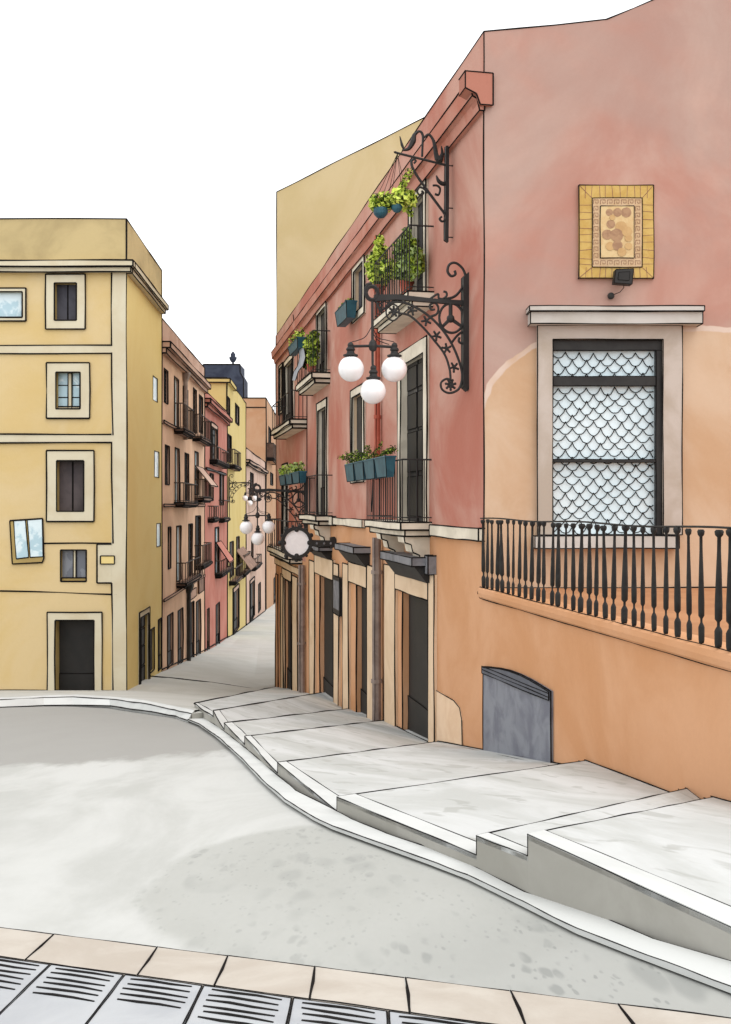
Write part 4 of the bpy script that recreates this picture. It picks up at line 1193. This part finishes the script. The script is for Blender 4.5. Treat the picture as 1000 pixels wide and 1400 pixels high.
strs = MB()
# hanging pots
for i, (x, y, r, tops, lab) in enumerate(((203,640,50,((170,560),(215,545),(250,560)),'hanging blue pot with leafy plant, the larger of two under the bracket'),
                                  (305,628,38,((270,540),(340,540),(365,520)),'smaller hanging blue pot with a climbing sprig under the bracket'))):
    off = 0 if i == 0 else .12
    c = hp(x, y, off); R = r*K2
    o = thing('hanging_pot', lab, 'hanging plant', c-Vector((0,0,R)), 'hanging pots under the plant bracket')
    mb = MB(); mb.lathe(c, [(R*.1,-R),(R*.55,-R*.85),(R*.9,-R*.45),(R,0),(R*.97,R*.3),(R*.85,R*.3)], 'pot_blue', 16)
    mb.build('pot', o, smooth=False)
    mb = MB()
    for tx, ty in tops: mb.tube([hp(318,250), hp(tx,ty,off)], .0045, 'ink', 4)
    mb.build('string', o)
    mb = MB()
    if i == 0:
        mb.leaves(hp(210,585,off), (.22,.16,.17), 260, .11, ['leaf_light','leaf_light','leaf_mid','leaf_mid','leaf_dark'])
    else:
        mb.leaves(hp(330,575,off), (.28,.17,.18), 330, .11, ['leaf_light','leaf_light','leaf_light','leaf_mid','leaf_dark'])
        for t in range(9):
            mb.leaves(hp(325+8*t,510-15*t,off), (.07,.06,.07), 20, .06, ['leaf_mid','leaf_light','leaf_dark'])
        mb.tube([hp(330,570,off), hp(340,470,off), hp(380,390,off)], .006, 'leaf_dark', 4)
        for t in range(4): mb.leaves(hp(385+4*t,640+12*t,off), (.05,.05,.05), 14, .06, ['leaf_mid','leaf_dark'])
    mb.build('foliage', o)

# round projecting sign
SU = FR.u(460)
FS = Fr(*FR.pt(SU,0)[:2], FR.n[0], FR.n[1], -FR.t[0], -FR.t[1])
def sp_(x, y, off=0.0): u, v = FS.hit(x, y); return FS.pt(u, v, off)
sg = thing('round_sign', 'blank white round sign in ornate black ring on an iron arm over the shop doors', 'sign', sp_(405.5,762))
c = sp_(405.5,742); ku = (sp_(425,742)-c).length/19.5; nn = FS.pt(0,0,1)-FS.pt(0,0,0); tt = FS.pt(1,0)-FS.pt(0,0)
def disc(mb, r0, r1, off0, off1, m, n=28, wob=0.0):
    for k in range(n):
        a0, a1 = 2*math.pi*k/n, 2*math.pi*(k+1)/n
        def q(a, r, o): 
            return c+tt*(math.cos(a)*r*ku)+Vector((0,0,math.sin(a)*r*ku*1.02))+nn*o
        p = [q(a0,r0,off1), q(a1,r0,off1), q(a1,r1,off1), q(a0,r1,off1), q(a0,r0,off0), q(a1,r0,off0), q(a1,r1,off0), q(a0,r1,off0)]
        mb.boxp(p, m)
mb = MB(); disc(mb, .05, 17.5, -.05, .05, 'globe'); mb.build('sign_disc', sg)
mb = MB(); disc(mb, 17.0, 21.5, -.09, .09, 'iron')
for k in range(14):
    a = 2*math.pi*k/14; mb.sphere(c+tt*(math.cos(a)*22.3*ku)+Vector((0,0,math.sin(a)*22.8*ku)), (2.0 if k % 2 else 3.2)*ku, 'iron', 8, 6)
for a in (0, math.pi/2, math.pi, 3*math.pi/2):
    mb.sphere(c+tt*(math.cos(a)*17.5*ku)+Vector((0,0,math.sin(a)*17.8*ku))+nn*.03, 3.6*ku, 'iron', 10, 8)
mb.sphere(c+Vector((0,0,-23.5*ku)), 3*ku, 'iron', 8, 6); mb.build('ornate_ring', sg)
mb = MB()
mb.prism([sp_(x, y, -.06) for x, y in ((425,738.5),(452,739.5),(452,735),(458,734),(461,740),(461,747),(452,750),(452,747),(425,746.5))], nn*.12, 'iron', .01)
for x in (433,443,452): mb.sphere(sp_(x, 743, .06), 1.6*ku, 'hood_top', 8, 6)
mb.build('sign_arm', sg)

# ------------------------------------------------------------------ plants and planters on the balconies
def fpt(px, py, h): u, v = FR.hit(px, py, h); return FR.pt(u, v, h)
def planter(label, quads, h, d, hgt, foliage, n=1, m=('leaf_dark','leaf_mid'), gname='blue planters on the pink front'):
    pass
def trough(label, xa, xb, ya, yb, hpx, h, nbox, fol, wid=.24):
    """row of blue boxes hung outside a rail, pixel ends (xa,ya)-(xb,yb) of the rim at offset h"""
    A_, B_ = fpt(xa, ya, h), fpt(xb, yb, h)
    z = (A_.z+B_.z)/2; A_.z = B_.z = z
    hh = hpx*((A_.y+B_.y)/2)/F_
    o = thing('planter', label, 'planter', (A_+B_)/2-Vector((0,0,hh)), 'blue planters on the pink front')
    out = FR.pt(0,0,1)-FR.pt(0,0,0); dv = (B_-A_)
    l = .8*A_.y/F_*.8
    for i in range(nbox):
        a = A_+dv*((i+.03)/nbox); b = A_+dv*((i+.97)/nbox); dn = Vector((0,0,-hh)); w = out*wid
        ia = (b-a)*.08
        mb = MB()
        mb.boxp([a+w+dn+ia-out*.04, b+w+dn-ia-out*.04, b+w, a+w, a+dn+ia+out*.02, b+dn-ia+out*.02, b, a], 'pot_blue')
        r = .025
        mb.tube([a, a+w, b+w, b, a], r*.7, 'pot_blue', 5)
        mb.loop([a+w+dn+ia-out*.04, b+w+dn-ia-out*.04, b+w, a+w], l*.8)
        mb.build('planter_box', o)
    mb = MB(); fol(mb, A_, B_, out*wid*.5); mb.build('foliage', o)
    return o
def wisps(mb, p, n, L, mats, spread=.5, sz=.06):
    for i in range(n):
        d = Vector((random.uniform(-1,1), random.uniform(-.6,.6), random.uniform(.5,1.3))).normalized(); q = p.copy(); pts = [q.copy()]
        for k in range(6):
            q = q+d*L/6+Vector((random.uniform(-1,1), random.uniform(-1,1), random.uniform(-.6,.6)))*L*.06; d.z -= .1; pts.append(q.copy())
            mb.leaves(q, (sz,sz,sz), 7, sz, mats)
        mb.tube(pts, .008, mats[-1], 4)
def fol1(mb, A_, B_, o):
    for t in (.1,.25,.4): wisps(mb, B_.lerp(A_,1-t)+o, 3, .40, ['leaf_mid','leaf_dark','leaf_dark'], sz=.055)
    for t in (.62,.75): wisps(mb, A_.lerp(B_,t)+o, 4, .48, ['leaf_mid','leaf_dark','leaf_dark'], sz=.055)
trough('row of four blue planter boxes with trailing plants on the near lower balcony rail', 483, 542, 636, 624, 25, .60, 4, fol1, .2)
def fol2(mb, A_, B_, o):
    for t in (.1,.25,.4,.55,.7,.85): mb.leaves(A_.lerp(B_,t)+o+Vector((0,0,.15)), (.2,.2,.2), 70, .13, ['leaf_pale','leaf_sage','leaf_mid','leaf_dark'])
trough('three blue planter boxes with pale succulents above the far wall lamp', 391, 420, 650, 646, 14, .5, 3, fol2, .25)
def fol3(mb, A_, B_, o):
    for t in (.2,.5,.8): mb.leaves(A_.lerp(B_,t)+o+Vector((0,0,.05)), (.12,.12,.09), 50, .08, ['leaf_mid','leaf_dark'])
trough('single blue window box below the small upper window', 472, 489, 420, 420, 21, .1, 1, fol3, .28)
def fol4(mb, A_, B_, o):
    for t in (.2,.6,.9): mb.leaves(A_.lerp(B_,t)+o+Vector((0,0,.12)), (.2,.2,.2), 60, .11, ['leaf_mid','leaf_light','leaf_dark'])
trough('blue planter with leafy plant on the middle upper balcony', 404, 418, 472, 466, 12, .56, 1, fol4, .25)

def pot_plant(label, px, pyb, h, pr, blobs, group='plants on the upper balconies'):
    b = fpt(px, pyb, h)
    o = thing('potted_plant', label, 'plant', b, group)
    mb = MB(); mb.lathe(b, [(pr*.7,0),(pr,pr*1.5),(pr*1.1,pr*1.5),(pr*1.1,pr*1.8),(pr*.9,pr*1.8)], 'pipe_red', 12); mb.build('pot', o)
    mb = MB()
    for x, y, rx, rz, n, mats in blobs:
        c_ = fpt(x, y, h); k = b.y/F_; mb.leaves(c_, (rx*k*1.22, rx*k, rz*k*1.15), int(n*1.25), (.12 if b.y < 25 else .16), mats)
    tops = [fpt(x, y, h) for x, y, *_ in blobs]
    for t in tops: mb.tube([b+Vector((0,0,pr)), (b+t)/2+Vector((.03,0,.05)), t], .012, 'leaf_dark', 5)
    mb.build('foliage', o)
LT = ['leaf_light','leaf_light','leaf_light','leaf_light','leaf_mid','leaf_mid','leaf_dark']; SG = ['leaf_sage','leaf_sage','leaf_sage','leaf_mid','leaf_mid','leaf_dark']
pot_plant('light yellow green bushy plant at the far end of the top balcony', 518, 405, .34, .13, [(515,365,14,18,300,LT),(518,378,12,16,260,LT),(520,345,8,14,160,LT),(519,331,5,8,70,LT),(532,368,10,12,150,['leaf_mid','leaf_light','leaf_dark'])])
pot_plant('sage green tall shrub in the middle of the top balcony', 556, 402, .25, .14, [(553,345,13,16,330,SG),(560,365,14,16,330,SG),(570,358,10,18,230,SG),(556,322,5,12,80,SG),(548,372,9,10,120,SG),(566,335,6,8,80,['leaf_mid','leaf_dark'])])
pot_plant('bright trailing plant hanging on the middle upper balcony rail', 425, 508, .40, .13, [(424,470,8,10,170,LT),(427,484,6,14,200,LT),(419,480,6,10,120,['leaf_mid','leaf_dark']),(431,476,5,18,160,['leaf_mid','leaf_dark']),(418,494,5,8,90,['leaf_dark','leaf_mid']),(430,458,5,5,60,['leaf_mid','leaf_dark'])])
# cloth hung over the rail
mb = MB(); pts = [(412,476),(414,488),(411,500),(405,508),(402,520)]
wd = [4,4,3.6,3,2.5]; P_ = []
for (x, y), w in zip(pts, wd):
    for s_ in (-1, 1):
        for hh in (.60,.63): P_.append(fpt(x+s_*w, y, hh))
for i in range(len(pts)-1):
    a = i*4; b = a+4
    mb.boxp([P_[a+1],P_[a+3],P_[b+3],P_[b+1],P_[a],P_[a+2],P_[b+2],P_[b]], 'cloth')
    mb.line(P_[a+1],P_[b+1],.014); mb.line(P_[a+3],P_[b+3],.014)
tag(mb.build('cloth', None, fpt(402,520,.6)), 'pale grey cloth strip hanging from the middle upper balcony', 'cloth')

# ------------------------------------------------------------------ camera, sky and light
cam = bpy.data.cameras.new('camera'); co = bpy.data.objects.new('camera', cam); COL.objects.link(co)
cam.sensor_fit = 'HORIZONTAL'; cam.sensor_width = 36; cam.lens = 36*F_/1000
cam.shift_y = -(700-HY)/1000.0
cam.clip_start = .1; cam.clip_end = 3000
co.location = (0,0,0); co.rotation_euler = (math.radians(90), 0, 0)
C.camera = co
EL, AZ = 60, 140
wd_ = bpy.data.worlds.new('World'); C.world = wd_; wd_.use_nodes = True
nt = wd_.node_tree; bg = nt.nodes['Background']
sky = nt.nodes.new('ShaderNodeTexSky'); sky.sky_type = 'NISHITA'; sky.sun_disc = False
sky.sun_elevation = math.radians(EL); sky.sun_rotation = math.radians(AZ)
hs = nt.nodes.new('ShaderNodeHueSaturation'); hs.inputs['Saturation'].default_value = .12
nt.links.new(sky.outputs[0], hs.inputs['Color']); nt.links.new(hs.outputs[0], bg.inputs['Color']); bg.inputs['Strength'].default_value = .05
bg2 = nt.nodes.new('ShaderNodeBackground'); bg2.inputs['Color'].default_value = (1,1,1,1); bg2.inputs['Strength'].default_value = .78
ad = nt.nodes.new('ShaderNodeAddShader'); nt.links.new(bg.outputs[0], ad.inputs[0]); nt.links.new(bg2.outputs[0], ad.inputs[1])
nt.links.new(ad.outputs[0], nt.nodes['World Output'].inputs['Surface'])
sun = bpy.data.lights.new('sun', 'SUN'); sun.energy = .8; sun.angle = math.radians(40); sun.color = (1,.96,.9)
so = bpy.data.objects.new('sun', sun); COL.objects.link(so)
e, a = math.radians(EL), math.radians(AZ)
dv = Vector((math.sin(a)*math.cos(e), math.cos(a)*math.cos(e), math.sin(e)))
so.rotation_euler = dv.to_track_quat('Z', 'Y').to_euler()
vs = C.view_settings; vs.view_transform = 'Standard'; vs.look = 'None'; vs.gamma = 1; vs.exposure = 0.6
